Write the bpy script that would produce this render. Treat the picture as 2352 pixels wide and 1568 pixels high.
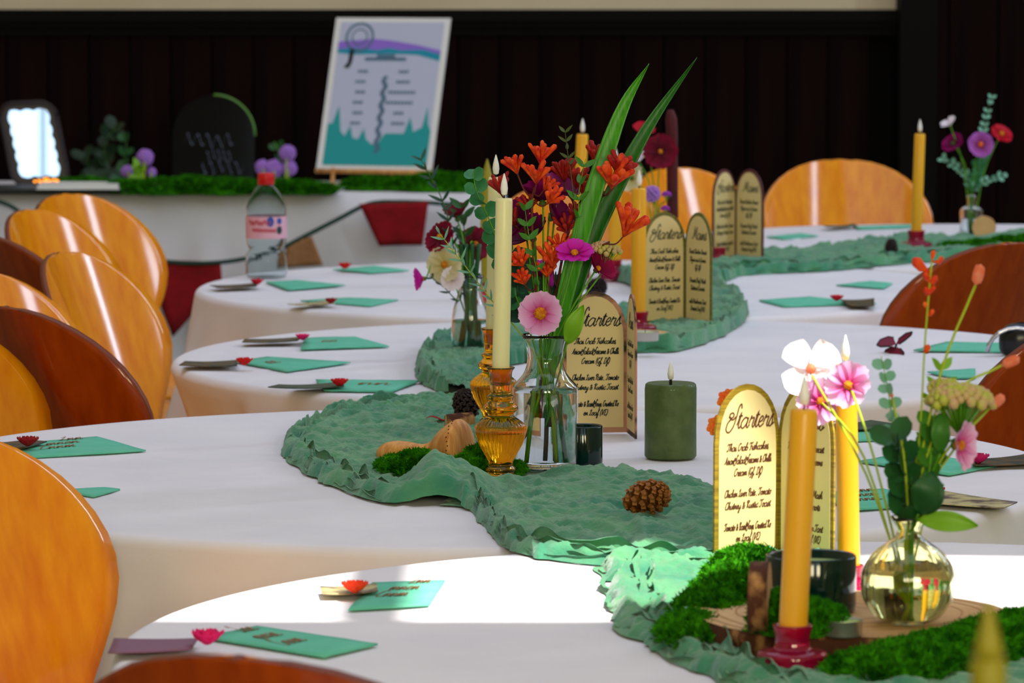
import bpy, bmesh, math, random
from math import sin, cos, pi, radians as R
from mathutils import Vector as V, Matrix as M4, Quaternion, noise as NZ
random.seed(7)
SC = bpy.context.scene
COL = SC.collection
for _o in list(bpy.data.objects): bpy.data.objects.remove(_o)

# ------------------------------------------------------------------ camera, world, sun, exposure
FPX, CH, TH = 10331.8, 1.48355, 0.08893
TZ = 0.74
cam = bpy.data.cameras.new('camera'); camo = bpy.data.objects.new('camera', cam); COL.objects.link(camo)
camo.location = (0, 0, CH); camo.rotation_euler = (pi/2 - TH, 0, 0)
cam.sensor_width = 36; cam.lens = FPX/2352*36; cam.clip_start = .1; cam.clip_end = 100
cam.dof.use_dof = True; cam.dof.focus_distance = 6.15; cam.dof.aperture_fstop = 13.0
SC.camera = camo
SC.view_settings.view_transform = 'Standard'; SC.view_settings.look = 'None'
SC.view_settings.exposure = -0.15; SC.view_settings.gamma = 1; SC.view_settings.use_curve_mapping = False
cy = SC.cycles
cy.use_denoising = True; cy.max_bounces = 12; cy.transmission_bounces = 12; cy.glossy_bounces = 5; cy.diffuse_bounces = 3
cy.transparent_max_bounces = 8; cy.sample_clamp_indirect = 6; cy.caustics_reflective = False; cy.caustics_refractive = True; cy.blur_glossy = 0.6
wd = bpy.data.worlds.new('world'); SC.world = wd; wd.use_nodes = True
bg = wd.node_tree.nodes['Background']; bg.inputs[0].default_value = (.62, .78, 1, 1); bg.inputs[1].default_value = 1.0
TOSUN = V((.30, -.33, .90))
sl = bpy.data.lights.new('sun', 'SUN'); sl.energy = 11; sl.angle = R(.35); sl.color = (1, .95, .84)
so = bpy.data.objects.new('sun', sl); COL.objects.link(so)
so.rotation_euler = TOSUN.to_track_quat('Z', 'Y').to_euler()
def area(name, loc, to, sx, sy, power, color):
    l = bpy.data.lights.new(name, 'AREA'); l.shape = 'RECTANGLE'; l.size = sx; l.size_y = sy; l.energy = power; l.color = color
    o = bpy.data.objects.new(name, l); COL.objects.link(o); o.location = loc
    o.rotation_euler = (V(loc)-V(to)).to_track_quat('Z', 'Y').to_euler(); return o
SKY = (.66, .80, 1.0)
RWIN = [(8.4, .4), (11.1, .4)]                         # daylight standing in the tall side windows of the hall
for (wy, ww) in RWIN: area('window_light', (3.88, wy, 3.4), (2.0, wy, 3.1), ww, 2.6, 62, SKY)
area('window_light', (-.9, -5.88, 4.5), (-.9, 0, 4.0), 1.9, 3.6, 26, (.62, .86, 1.0))
area('window_light', (2.3, -5.88, 4.5), (2.3, 0, 4.0), 1.9, 3.6, 22, (.66, .86, 1.0))
area('overhead_fill', (0, 7.5, 6.85), (0, 7.5, 0), 6.4, 12.0, 290, (.62, .72, 1.0))  # added cool fill overhead for the table tops; no skylight feeds it
for lx in (.2, 2.4): area('warm_fill', (lx, -3.0, 2.5), (lx*.3, 6, .5), 1.1, 1.1, 128, (1, .87, .53))  # added warm fill behind the camera for the hanging cloths; no lamps there

# ------------------------------------------------------------------ pixel <-> place helpers (the camera is known, so a picture point on a known plane is a place)
def ray(px, py):
    x = (px-1176)/FPX; u = (784-py)/FPX
    return V((x, cos(TH)+u*sin(TH), -sin(TH)+u*cos(TH)))
def PX(px, py, z=TZ):
    d = ray(px, py); t = (z-CH)/d.z; return V((0, 0, CH)) + d*t
def PD(px, py, Y):
    d = ray(px, py); return V((0, 0, CH)) + d*(Y/d.y)

# ------------------------------------------------------------------ materials
def lin(c):
    return tuple(((v/255)/12.92 if v <= 10 else (((v/255)+.055)/1.055)**2.4) for v in c) + (1,)
def mat(name, c, rough=.6, c2=None, scale=8, stretch=(1, 1, 1), bump=0, bscale=60, metal=0, trans=0, ior=1.45, coat=0, emit=0, sss=0, sheen=0, coord='Object', spec=.5, detail=4, ramp=(.35, .65)):
    m = bpy.data.materials.new(name); m.use_nodes = True; nt = m.node_tree; b = nt.nodes['Principled BSDF']
    b.inputs['Roughness'].default_value = rough; b.inputs['Metallic'].default_value = metal
    b.inputs['Transmission Weight'].default_value = trans; b.inputs['IOR'].default_value = ior
    b.inputs['Coat Weight'].default_value = coat; b.inputs['Coat Roughness'].default_value = .09
    b.inputs['Sheen Weight'].default_value = sheen; b.inputs['Specular IOR Level'].default_value = spec
    if sss: b.inputs['Subsurface Weight'].default_value = sss; b.inputs['Subsurface Radius'].default_value = (.01, .006, .003)
    b.inputs['Base Color'].default_value = lin(c)
    tc = nt.nodes.new('ShaderNodeTexCoord'); mp = nt.nodes.new('ShaderNodeMapping'); mp.inputs['Scale'].default_value = stretch
    nt.links.new(tc.outputs[coord], mp.inputs[0])
    if c2:
        n = nt.nodes.new('ShaderNodeTexNoise'); n.inputs['Scale'].default_value = scale; n.inputs['Detail'].default_value = detail
        nt.links.new(mp.outputs[0], n.inputs['Vector'])
        r = nt.nodes.new('ShaderNodeValToRGB'); r.color_ramp.elements[0].position = ramp[0]; r.color_ramp.elements[1].position = ramp[1]
        r.color_ramp.elements[0].color = lin(c); r.color_ramp.elements[1].color = lin(c2)
        nt.links.new(n.outputs['Fac'], r.inputs[0]); nt.links.new(r.outputs[0], b.inputs['Base Color'])
    if bump:
        n = nt.nodes.new('ShaderNodeTexNoise'); n.inputs['Scale'].default_value = bscale; n.inputs['Detail'].default_value = 5
        nt.links.new(mp.outputs[0], n.inputs['Vector'])
        bp = nt.nodes.new('ShaderNodeBump'); bp.inputs['Strength'].default_value = bump; bp.inputs['Distance'].default_value = .004
        nt.links.new(n.outputs['Fac'], bp.inputs['Height']); nt.links.new(bp.outputs[0], b.inputs['Normal'])
    if emit:
        b.inputs['Emission Color'].default_value = lin(c); b.inputs['Emission Strength'].default_value = emit
    return m
def gradmat(name, stops, axis=0, rough=.55, sss=.0, sheen=.2, streak=0):
    """colour that runs along a petal or leaf (its own pigment)"""
    m = bpy.data.materials.new(name); m.use_nodes = True; nt = m.node_tree; b = nt.nodes['Principled BSDF']
    b.inputs['Roughness'].default_value = rough; b.inputs['Specular IOR Level'].default_value = .2
    tc = nt.nodes.new('ShaderNodeTexCoord'); sp = nt.nodes.new('ShaderNodeSeparateXYZ'); nt.links.new(tc.outputs['Generated'], sp.inputs[0])
    r = nt.nodes.new('ShaderNodeValToRGB'); cr = r.color_ramp
    while len(cr.elements) < len(stops): cr.elements.new(.5)
    for e, (p, c) in zip(cr.elements, stops): e.position = p; e.color = lin(c)
    if streak:
        mp = nt.nodes.new('ShaderNodeMapping'); mp.inputs['Scale'].default_value = (1.2, 9, 1)
        n = nt.nodes.new('ShaderNodeTexNoise'); n.inputs['Scale'].default_value = 2.5
        nt.links.new(tc.outputs['Generated'], mp.inputs[0]); nt.links.new(mp.outputs[0], n.inputs['Vector'])
        ma = nt.nodes.new('ShaderNodeMath'); ma.operation = 'MULTIPLY_ADD'; ma.inputs[1].default_value = streak; 
        nt.links.new(n.outputs['Fac'], ma.inputs[0]); nt.links.new(sp.outputs[axis], ma.inputs[2])
        mb_ = nt.nodes.new('ShaderNodeMath'); mb_.operation = 'SUBTRACT'; mb_.inputs[1].default_value = streak*.5
        nt.links.new(ma.outputs[0], mb_.inputs[0]); nt.links.new(mb_.outputs[0], r.inputs[0])
    else: nt.links.new(sp.outputs[axis], r.inputs[0])
    nt.links.new(r.outputs[0], b.inputs['Base Color'])
    tr = nt.nodes.new('ShaderNodeBsdfTranslucent'); nt.links.new(r.outputs[0], tr.inputs[0])
    mx = nt.nodes.new('ShaderNodeMixShader'); mx.inputs[0].default_value = .3
    nt.links.new(b.outputs[0], mx.inputs[1]); nt.links.new(tr.outputs[0], mx.inputs[2])
    nt.links.new(mx.outputs[0], nt.nodes['Material Output'].inputs[0])
    return m
MT = {
 'cloth': mat('white cotton', (236, 232, 236), .9, (228, 224, 230), 5, bump=.25, bscale=30, sheen=.1, spec=.2),
 'runner': mat('green gauze', (54, 126, 98), .95, (86, 148, 104), 14, bump=.5, bscale=160, sheen=.3, spec=.1),
 'wall_wood': mat('dark oak panel', (26, 8, 6), .7, (14, 5, 4), 3, (6, 6, .5), spec=.06),
 'rail': mat('black oak rail', (10, 6, 6), .6, spec=.1),
 'groove': mat('near black joint wood', (8, 5, 4), .8, spec=.1),  # joint wood, a little darker than the planks
 'cream': mat('cream plaster', (214, 196, 158), .9, (224, 206, 170), 2),
 'ceil': mat('ceiling paint', (226, 214, 190), .9),
 'floor': mat('green grey floor', (70, 104, 92), .6, (58, 90, 80), 3),
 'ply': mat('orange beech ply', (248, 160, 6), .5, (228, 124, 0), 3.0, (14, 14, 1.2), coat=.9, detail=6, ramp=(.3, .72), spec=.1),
 'ply_back_shaded': mat('red brown shaded ply', (170, 68, 0), .5, (140, 48, 0), 3.0, (14, 14, 1.2), coat=.5, detail=6, ramp=(.3, .72), spec=.1),  # outer chair faces: their shade is put into the ply colour
 'ply_edge': mat('ply edge', (120, 50, 10), .5),
 'chrome': mat('chrome', (200, 200, 205), .15, metal=1),
 'black': mat('black plastic', (8, 9, 10), .25),
 'napkin': mat('mint paper', (100, 194, 160), .85, (112, 200, 170), 20, bump=.15, bscale=200, spec=.2),
 'gold': mat('gold ink', (140, 84, 20), .5),
 'ink': mat('dark ink', (22, 36, 34), .7), 'ink_brown': mat('brown ink', (92, 50, 24), .7),
 'paper': mat('cream card', (230, 208, 148), .8, (224, 202, 142), 3), 'white': mat('white paper', (238, 236, 232), .8),
 'menu_edge_gold': mat('gold wood-grain border', (168, 140, 34), .5, (120, 96, 22), 20, (1, 1, 14)),
 'menu_edge_pink': mat('birch bark border', (196, 140, 110), .7, (52, 42, 32), 9, (1, 1, 3), ramp=(.5, .62)),
 'menu_edge_olive': mat('olive border', (120, 118, 48), .6, (96, 92, 36), 20, (1, 1, 10)),
 'menu_edge_plum': mat('plum border', (92, 40, 44), .6),
 'ivory': mat('ivory wax', (240, 234, 176), .45, sss=.35, coat=.1), 'ochre': mat('ochre wax', (240, 176, 26), .45, sss=.3, coat=.1),
 'olive_wax': mat('olive wax', (150, 140, 20), .5),
 'flame': mat('white flame bulb', (250, 248, 240), .4, sss=.2), 'wick': mat('wick', (20, 20, 18), .8),
 'green_wax': mat('rough dark green wax', (66, 86, 36), .6, (84, 104, 52), 40, bump=.5, bscale=120, coat=.15),
 'amber': mat('amber glass', (255, 172, 16), .03, trans=1, ior=1.42), 'clear': mat('clear glass', (250, 252, 252), .0, trans=1, ior=1.45),
 'olive_glass': mat('pale green glass', (246, 246, 206), .0, trans=1, ior=1.45),
 'magenta': mat('magenta glass', (226, 16, 90), .05, trans=.75, ior=1.45), 'darkgreen': mat('bottle green glass', (3, 34, 30), .08, coat=.15, spec=.35),
 'water': mat('water', (240, 248, 250), 0, trans=1, ior=1.33),
 'wood': mat('pale turned pine', (228, 168, 92), .5, (196, 128, 56), 2.0, (60, 60, 6)), 'slice': mat('cut wood face', (226, 184, 128), .7, (210, 162, 104), 12),
 'bark': mat('rough bark', (78, 40, 20), .9, (190, 140, 84), 46, (1, 1, .5), bump=1, bscale=80, ramp=(.48, .66)),
 'notch': mat('dark carved notches', (70, 36, 14), .7),
 'moss': mat('moss', (18, 84, 4), .9, (64, 150, 10), 60, spec=.1), 'moss_lit': mat('bright moss', (40, 116, 10), .9, (90, 160, 20), 60, spec=.1),
 'cone': mat('brown cone scale', (184, 118, 36), .6, (124, 68, 18), 30), 'cone_dark': mat('dark cone scale', (52, 30, 24), .6, (30, 18, 16), 30),
 'stem': mat('green stem', (104, 176, 10), .5, (80, 150, 10), 30), 'stem_dark': mat('dark green stem', (52, 104, 40), .6), 'stem_red': mat('red brown stem', (104, 40, 22), .7), 'stem_lime': mat('lime stem', (166, 190, 20), .5),
 'leaf': mat('leaf', (64, 132, 30), .5, (50, 110, 24), 20), 'leaf_dark': mat('dark leaf', (30, 92, 36), .5, (22, 70, 32), 20),
 'leaf_lime': mat('lime leaf', (120, 176, 24), .5), 'leaf_deep': mat('very dark green leaf', (12, 40, 16), .5, (20, 56, 22), 20), 'euc': mat('eucalyptus leaf', (34, 116, 62), .5, (70, 140, 92), 30), 'euc_pale': mat('grey green leaf', (120, 176, 150), .6),  # the deep leaf is a darker green than the dark leaf
 'euc_dark': mat('deep blue green leaf', (28, 70, 56), .5, (44, 88, 70), 30),
 'paw': mat('fuzzy red orange bud', (206, 22, 0), .7, (250, 96, 4), 90, bump=.3, bscale=300), 'paw_dark': mat('deep red bud', (136, 6, 2), .7, (186, 26, 2), 90, bump=.3, bscale=300),
 'yellow': mat('yellow florets', (236, 160, 6), .7, (200, 100, 4), 200, bump=.6, bscale=300), 'sedum': mat('green pink florets', (176, 190, 50), .7, (206, 160, 130), 60), 'calyx': mat('calyx', (70, 110, 30), .6),
 'lilac': mat('lilac florets', (170, 120, 210), .7), 'whitef': mat('white florets', (236, 232, 240), .7),
 'orange_f': mat('orange florets', (240, 130, 20), .7, (250, 90, 20), 60), 'salmon': mat('salmon bud', (238, 116, 70), .8, (240, 150, 120), 120, bump=.5, bscale=200),
 'crimson': mat('crimson plume', (84, 0, 14), .7, (60, 0, 12), 30), 'violet': mat('violet floret', (150, 40, 170), .6),
 'red_fabric': mat('red felt', (150, 4, 16), .95, (128, 2, 12), 30), 'hessian': mat('hessian', (170, 120, 78), .95, (150, 104, 66), 90), 'cord_green': mat('green cord', (14, 62, 48), .8),
 'label': mat('pale label', (226, 170, 190), .5), 'red': mat('red plastic', (200, 10, 16), .35), 'blue': mat('blue print', (30, 80, 170), .6), 'label_red': mat('red print', (196, 40, 60), .6), 'green_print': mat('dark green print', (10, 56, 60), .6),
 'bottle': mat('thin clear plastic', (236, 244, 246), .02, trans=1, ior=1.12),
 'frame': mat('dark plum frame', (34, 20, 30), .35), 'mirror': mat('mirror glass', (236, 246, 255), .02, metal=1),
 'acrylic': mat('smoked acrylic', (30, 32, 34), .05, trans=.7, ior=1.3), 'acrylic_edge': mat('green acrylic edge', (96, 150, 60), .3), 'grey_ink': mat('grey script', (92, 100, 124), .6),
 'poster': mat('poster card', (196, 200, 222), .7), 'teal_print': mat('teal print', (20, 150, 176), .7), 'teal2': mat('sea green print', (30, 160, 160), .7), 'violet_print': mat('lilac print', (150, 110, 216), .7), 'slate_print': mat('slate print', (84, 116, 140), .7), 'dark_print': mat('black print', (10, 22, 26), .7),
 'bulb': mat('warm fairy bulb', (255, 150, 40), .4, emit=3), 'metal': mat('tin', (190, 186, 176), .35, metal=.8), 'tealwax': mat('pale green wax', (196, 220, 130), .5, sss=.3),
 'wing': mat('maroon wing', (120, 10, 50), .6), 'wing_edge': mat('dark wing edge', (26, 16, 18), .7),
 'fav': mat('printed card', (96, 74, 40), .5, (40, 52, 44), 30, (1, 1, 1), ramp=(.4, .6)), 'fav_mauve': mat('mauve card', (132, 86, 112), .6), 'fav_pale': mat('pale printed card', (196, 184, 130), .5, (96, 74, 72), 26, ramp=(.45, .62)), 'fav_green': mat('dark green card', (30, 58, 44), .5, (60, 84, 60), 30),
 'pf_red': mat('red felt petal', (204, 14, 10), .85), 'pf_dred': mat('dark red felt petal', (150, 6, 14), .85), 'pf_pink': mat('pink felt petal', (236, 20, 110), .85), 'pf_crim': mat('crimson felt petal', (206, 10, 44), .85), 'pf_or': mat('orange red petal', (240, 60, 10), .85), 'pf_mag': mat('magenta felt petal', (190, 6, 90), .85),
 'table_wood': mat('table board', (120, 90, 60), .7), 'strap': mat('strap leaf', (70, 160, 12), .4, (50, 130, 10), 6, (60, 60, 1)), 'strap_dark': mat('dark strap leaf', (34, 112, 16), .4, (24, 92, 12), 6, (60, 60, 1)), 'vine': mat('vine', (70, 84, 30), .6),
 'book': mat('dark book cover', (20, 26, 28), .6),
}
P_PINK = gradmat('pink petal', [(0, (210, 20, 140)), (.48, (238, 160, 216)), (1, (248, 204, 242))], streak=.25)
P_MAG = gradmat('magenta petal', [(0, (140, 0, 80)), (.35, (220, 14, 176)), (1, (234, 60, 214))], streak=.35)
P_CRIM = gradmat('crimson petal', [(0, (110, 0, 50)), (1, (176, 8, 84))], streak=.2)
P_PLUM = gradmat('plum petal', [(0, (90, 0, 54)), (1, (156, 0, 104))], streak=.2)
P_MAROON = gradmat('maroon petal', [(0, (90, 2, 30)), (1, (140, 4, 50))])
P_WHITE = gradmat('white petal', [(0, (246, 226, 236)), (1, (250, 244, 250))])
P_CREAM = gradmat('cream petal', [(0, (210, 196, 120)), (1, (228, 220, 184))])
P_RED = gradmat('red petal', [(0, (180, 10, 20)), (1, (206, 14, 50))])
P_LILAC = gradmat('lilac petal', [(0, (150, 50, 120)), (1, (196, 110, 214))])

# ------------------------------------------------------------------ mesh helpers
class MB:
    def __init__(s): s.v = []; s.f = []
    def add(s, vs, fs):
        n = len(s.v); s.v += [V(p) for p in vs]; s.f += [tuple(i+n for i in f) for f in fs]; return s
    def box(s, a, b):
        (x0, y0, z0), (x1, y1, z1) = a, b
        return s.add([(x0,y0,z0),(x1,y0,z0),(x1,y1,z0),(x0,y1,z0),(x0,y0,z1),(x1,y0,z1),(x1,y1,z1),(x0,y1,z1)],
                     [(0,3,2,1),(4,5,6,7),(0,1,5,4),(1,2,6,5),(2,3,7,6),(3,0,4,7)])
    def grid(s, fn, nu, nv, cu=False):
        vs = [fn(i, j) for i in range(nu) for j in range(nv)]
        fs = []
        for i in range(nu if cu else nu-1):
            for j in range(nv-1):
                a = i*nv+j; b = ((i+1) % nu)*nv+j
                fs.append((a, b, b+1, a+1))
        return s.add(vs, fs)
    def lathe(s, prof, seg=24, o=(0,0,0), cap0=True, cap1=True, rib=None, m=None):
        o = V(o); vs = []; fs = []; n = len(prof)
        for k in range(seg):
            a = 2*pi*k/seg
            for (r, z) in prof:
                rr = r*(rib(a, z) if rib else 1); p = V((rr*cos(a), rr*sin(a), z))
                vs.append((m @ p if m else p)+o)
        for k in range(seg):
            k2 = (k+1) % seg
            for j in range(n-1): fs.append((k*n+j, k2*n+j, k2*n+j+1, k*n+j+1))
        if cap0: fs.append(tuple(k*n for k in range(seg))[::-1])
        if cap1: fs.append(tuple(k*n+n-1 for k in range(seg)))
        return s.add(vs, fs)
    def tube(s, pts, r, seg=6, cap=True):
        pts = [V(p) for p in pts]; n = len(pts); rs = r if isinstance(r, (list, tuple)) else [r]*n
        vs = []; fs = []; up = V((.3, .5, .81))
        for i, p in enumerate(pts):
            d = (pts[min(i+1, n-1)]-pts[max(i-1, 0)])
            d = d.normalized() if d.length > 1e-9 else V((0,0,1))
            a = d.cross(up); 
            if a.length < 1e-3: a = d.cross(V((1,0,0)))
            a.normalize(); b = d.cross(a)
            for k in range(seg): t = 2*pi*k/seg; vs.append(p+(a*cos(t)+b*sin(t))*rs[i])
        for i in range(n-1):
            for k in range(seg): fs.append((i*seg+k, i*seg+(k+1)%seg, (i+1)*seg+(k+1)%seg, (i+1)*seg+k))
        if cap: fs += [tuple(range(seg))[::-1], tuple((n-1)*seg+k for k in range(seg))]
        return s.add(vs, fs)
    def ball(s, c, r, seg=10, rings=6, q=(1,1,1)):
        prof = [(max(1e-5, r*sin(pi*j/rings)), -r*cos(pi*j/rings)) for j in range(rings+1)]
        return s.lathe(prof, seg, c, False, False, m=M4.Diagonal(q))
    def mesh(s, name, m, smooth=True):
        me = bpy.data.meshes.new(name); me.from_pydata([tuple(p) for p in s.v], [], s.f)
        if m: me.materials.append(m)
        if smooth: me.shade_smooth()
        me.update(); return me
def bez(pts, n=12):
    """smooth curve through points"""
    pts = [V(p) for p in pts]; out = []
    P = [pts[0]*2-pts[1]] + pts + [pts[-1]*2-pts[-2]]
    for i in range(1, len(P)-2):
        k = max(2, n//(len(pts)-1))
        for j in range(k):
            t = j/k; a, b, c, d = P[i-1:i+3]
            out.append(.5*((2*b)+(c-a)*t+(2*a-5*b+4*c-d)*t*t+(3*b-a-3*c+d)*t**3))
    return out+[pts[-1]]
def tag(o, label=None, cat=None, group=None, kind=None):
    if label: o['label'] = label
    if cat: o['category'] = cat
    if group: o['group'] = group
    if kind: o['kind'] = kind
    return o
def thing(name, label, cat, loc=(0,0,0), group=None, rz=0):
    o = bpy.data.objects.new(name, None); COL.objects.link(o); o.location = loc; o.rotation_euler = (0,0,rz); o.empty_display_size = .05
    return tag(o, label, cat, group)
def rootof(o):
    while o.parent: o = o.parent
    return o
def part(name, mb, m, parent=None, smooth=True, label=None, kind=None, local=False, sol=0, sub=0):
    """mb in world coordinates (local=True: in its thing's own coordinates)"""
    me = mb if isinstance(mb, bpy.types.Mesh) else None
    if me is None:
        if parent and not local:
            t = V(rootof(parent).location); mb.v = [p-t for p in mb.v]
        me = mb.mesh(name, m, smooth)
    o = bpy.data.objects.new(name, me); COL.objects.link(o)
    if parent: o.parent = parent
    if label: o['label'] = label
    if kind: o['kind'] = kind
    if sol:
        s = o.modifiers.new('s', 'SOLIDIFY'); s.thickness = sol; s.offset = 0
    if sub: o.modifiers.new('d', 'SUBSURF').levels = sub; o.modifiers['d'].render_levels = sub
    return o
def inst(name, me, parent, mw):
    """a piece sharing a mesh, placed by world matrix"""
    o = bpy.data.objects.new(name, me); COL.objects.link(o); o.parent = parent
    o.matrix_local = M4.Translation(-V(rootof(parent).location)) @ mw; return o
def single(name, mb, m, label, cat, group=None, loc=None, smooth=True, kind=None, sol=0, sub=0):
    c = V(loc) if loc is not None else V((0,0,0))
    mb.v = [p-c for p in mb.v]; o = part(name, mb, m, None, smooth, sol=sol, sub=sub); o.location = c
    return tag(o, label, cat, group, kind)
def struct(name, mb, m, smooth=False): return tag(part(name, mb, m, None, smooth), kind='structure')
def frame(d, up=V((0,0,1))):
    """rotation whose Z looks along d"""
    return V(d).normalized().to_track_quat('Z', 'Y').to_matrix().to_4x4()

# ------------------------------------------------------------------ script lettering: one-stroke glyphs (x height 1)
G = {
'a':([[(.75,.9),(.4,1),(.05,.55),(.12,.08),(.4,0),(.7,.4),(.8,.98),(.74,.25),(.9,0),(1.1,.3)]],1.0),
'b':([[(0,.4),(.35,1.5),(.32,2),(.12,1.7),(.1,.4),(.3,0),(.62,.2),(.58,.8),(.35,.75),(.85,.75)]],.8),
'c':([[(.62,.85),(.38,1),(.05,.5),(.3,0),(.7,.3)]],.65), 'd':([[(.75,.9),(.4,1),(.05,.5),(.35,0),(.68,.4),(.9,2),(.76,.3),(.9,0),(1.1,.3)]],1.0),
'e':([[(0,.4),(.45,.6),(.52,.92),(.3,1),(.06,.5),(.3,0),(.72,.3)]],.66), 'f':([[(0,.3),(.38,1.4),(.45,1.95),(.28,1.9),(.18,0),(.08,-.9),(.34,-.7),(.28,0),(.62,.3)]],.55),
'g':([[(.7,.9),(.4,1),(.05,.5),(.35,.1),(.68,.5),(.75,.95),(.62,-.7),(.3,-1),(.2,-.6),(.92,.3)]],.85), 'h':([[(0,.3),(.38,1.6),(.33,2),(.15,1.5),(.1,0),(.3,.8),(.52,.95),(.58,.5),(.6,.05),(.88,.3)]],.82),
'i':([[(0,.3),(.2,1),(.2,.2),(.34,0),(.52,.3)],[(.27,1.35),(.3,1.45)]],.48), 'k':([[(0,.3),(.38,1.6),(.3,2),(.12,1.5),(.1,0),(.25,.6),(.55,.95),(.3,.5),(.6,0),(.8,.3)]],.74),
'l':([[(0,.3),(.38,1.6),(.33,2),(.14,1.5),(.14,.2),(.3,0),(.48,.3)]],.44), 'm':([[(0,.4),(.15,.95),(.12,0),(.3,.8),(.46,.95),(.48,0),(.66,.8),(.84,.95),(.88,.1),(1.15,.3)]],1.08),
'n':([[(0,.4),(.15,.95),(.12,0),(.32,.8),(.52,.95),(.56,.1),(.85,.3)]],.78), 'o':([[(.5,.95),(.2,.9),(.05,.4),(.3,0),(.6,.4),(.5,.95),(.85,.8)]],.78),
'p':([[(0,.4),(.18,1),(.08,-1),(.2,.7),(.5,.95),(.6,.4),(.3,.05),(.8,.3)]],.75), 'q':([[(.7,.9),(.3,1),(.05,.4),(.4,.1),(.7,.9),(.6,-1)]],.85),
'r':([[(0,.4),(.2,1.15),(.2,.85),(.55,.95),(.46,.3),(.6,0),(.78,.3)]],.68), 's':([[(0,.25),(.34,1.2),(.36,.8),(.45,.3),(.25,-.02),(.02,.12)],[(.3,.02),(.7,.35)]],.58),
't':([[(0,.3),(.28,1.6),(.2,.3),(.34,0),(.55,.3)],[(.02,1.15),(.5,1.2)]],.48), 'u':([[(0,.4),(.12,.95),(.1,.2),(.3,0),(.55,.4),(.6,.95),(.58,.1),(.86,.3)]],.8),
'v':([[(0,.9),(.15,.8),(.25,.02),(.5,.8),(.7,.85)]],.6), 'w':([[(0,.9),(.15,.1),(.4,.7),(.55,.1),(.8,.95),(1,.85)]],.9), 'y':([[(0,.9),(.15,.2),(.4,.1),(.65,.95),(.5,-.7),(.25,-1),(.2,-.6),(.85,.3)]],.8),
'S':([[(.8,1.9),(.66,2.35),(.42,2.05),(.36,1.2),(.2,.2),(-.2,-.35),(-.62,-.1),(-.6,.55),(-.25,.95)],[(-.62,1.2),(-.3,1.0),(.0,1.25),(-.2,1.55),(-.55,1.35),(-.1,.85),(.3,1.15)]],.62),
'M':([[(-.25,.2),(.0,.1),(.2,1.0),(.3,2.0)],[(.3,2.0),(.42,1.1),(.5,.3)],[(.5,.3),(.75,1.2),(.95,2.0)],[(.95,2.0),(1.0,1.0),(1.1,.1),(1.35,.3)]],1.3),
'T':([[(-.1,1.4),(.1,1.9),(.5,1.75),(1.0,2)],[(.55,1.8),(.4,.3),(.1,0),(0,.3)]],.85), 'C':([[(.75,1.6),(.6,1.95),(.15,1.4),(.1,.3),(.45,0),(.9,.4)]],.85),
'F':([[(-.1,1.4),(.1,1.9),(.5,1.75),(1.0,2)],[(.5,1.8),(.35,.2),(.05,0)],[(.2,.95),(.75,1.05)]],.8), 'A':([[(-.1,.1),(.3,.5),(.75,2),(.75,.2),(1,.1)],[(.25,.75),(.85,.8)]],1.05),
'P':([[(.3,0),(.35,1.9)],[(-.05,1.4),(.3,1.95),(.8,1.85),(.75,1.2),(.35,1)]],.8), 'B':([[(.25,0),(.3,1.9)],[(0,1.5),(.3,1.95),(.75,1.75),(.4,1.1),(.85,.7),(.55,0),(.1,.1)]],.95),
'R':([[(.25,0),(.3,1.9)],[(-.05,1.5),(.3,1.95),(.8,1.7),(.4,1.1),(.6,.3),(1,.1)]],.98), 'L':([[(.1,1.4),(.5,1.95),(.45,1.5),(.25,.3),(.0,.05),(.4,.15),(.9,.05)]],.8),
'G':([[(.75,1.6),(.55,1.95),(.1,1.2),(.2,.2),(.6,.3),(.75,.9),(.65,-.5),(.2,-.6)]],.95), 'D':([[(.3,1.9),(.2,.1),(0,.1),(.6,0),(.9,1),(.6,1.9),(.05,1.7)]],1.0), 'V':([[(0,1.8),(.2,1.7),(.35,0),(.85,1.95)]],.85), 'E':([[(.7,1.7),(.4,1.95),(.15,1.5),(.45,1.1),(.1,.6),(.3,0),(.8,.3)]],.8),
'&':([[(.85,.9),(.5,0),(.1,.3),(.5,1.2),(.4,1.6),(.15,1.3),(.8,0)]],.9), ',':([[(.1,.1),(.0,-.25)]],.3), '(':([[(.35,2),(.1,1),(.3,-.3)]],.4), ')':([[(.1,2),(.35,1),(.05,-.3)]],.4), ' ':([],.45), '.':([[(.05,.05),(.1,0)]],.25), '-':([[(0,.5),(.4,.5)]],.5),
}
def strokes(txt, slant=.28):
    x = 0; out = []
    for ch in txt:
        g, adv = G.get(ch, G['n'])
        for st in g:
            pts = [V((p[0]+x+p[1]*slant, p[1], 0)) for p in st]
            out.append([(q.x, q.y) for q in (bez(pts, 3*(len(pts)-1)) if len(pts) > 2 else pts)])
        x += adv
    return out, x
def write(mb, txt, cx, y, h, w, fn, maxw=None):
    """flat ribbons; h = x height, fn maps sheet (x,y) to space"""
    st, L = strokes(txt)
    k = h if maxw is None or L*h < maxw else maxw/L
    for s in st:
        p = [(cx+(a-L/2)*k, y+b*h) for a, b in s]; vs = []; n = len(p)
        for i in range(n):
            x0, y0 = p[max(i-1, 0)]; x1, y1 = p[min(i+1, n-1)]; dx, dy = x1-x0, y1-y0; l = math.hypot(dx, dy) or 1
            nx, ny = -dy/l*w/2, dx/l*w/2
            vs += [fn(p[i][0]+nx, p[i][1]+ny), fn(p[i][0]-nx, p[i][1]-ny)]
        mb.add(vs, [(2*i, 2*i+1, 2*i+3, 2*i+2) for i in range(n-1)])
    return mb

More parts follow.
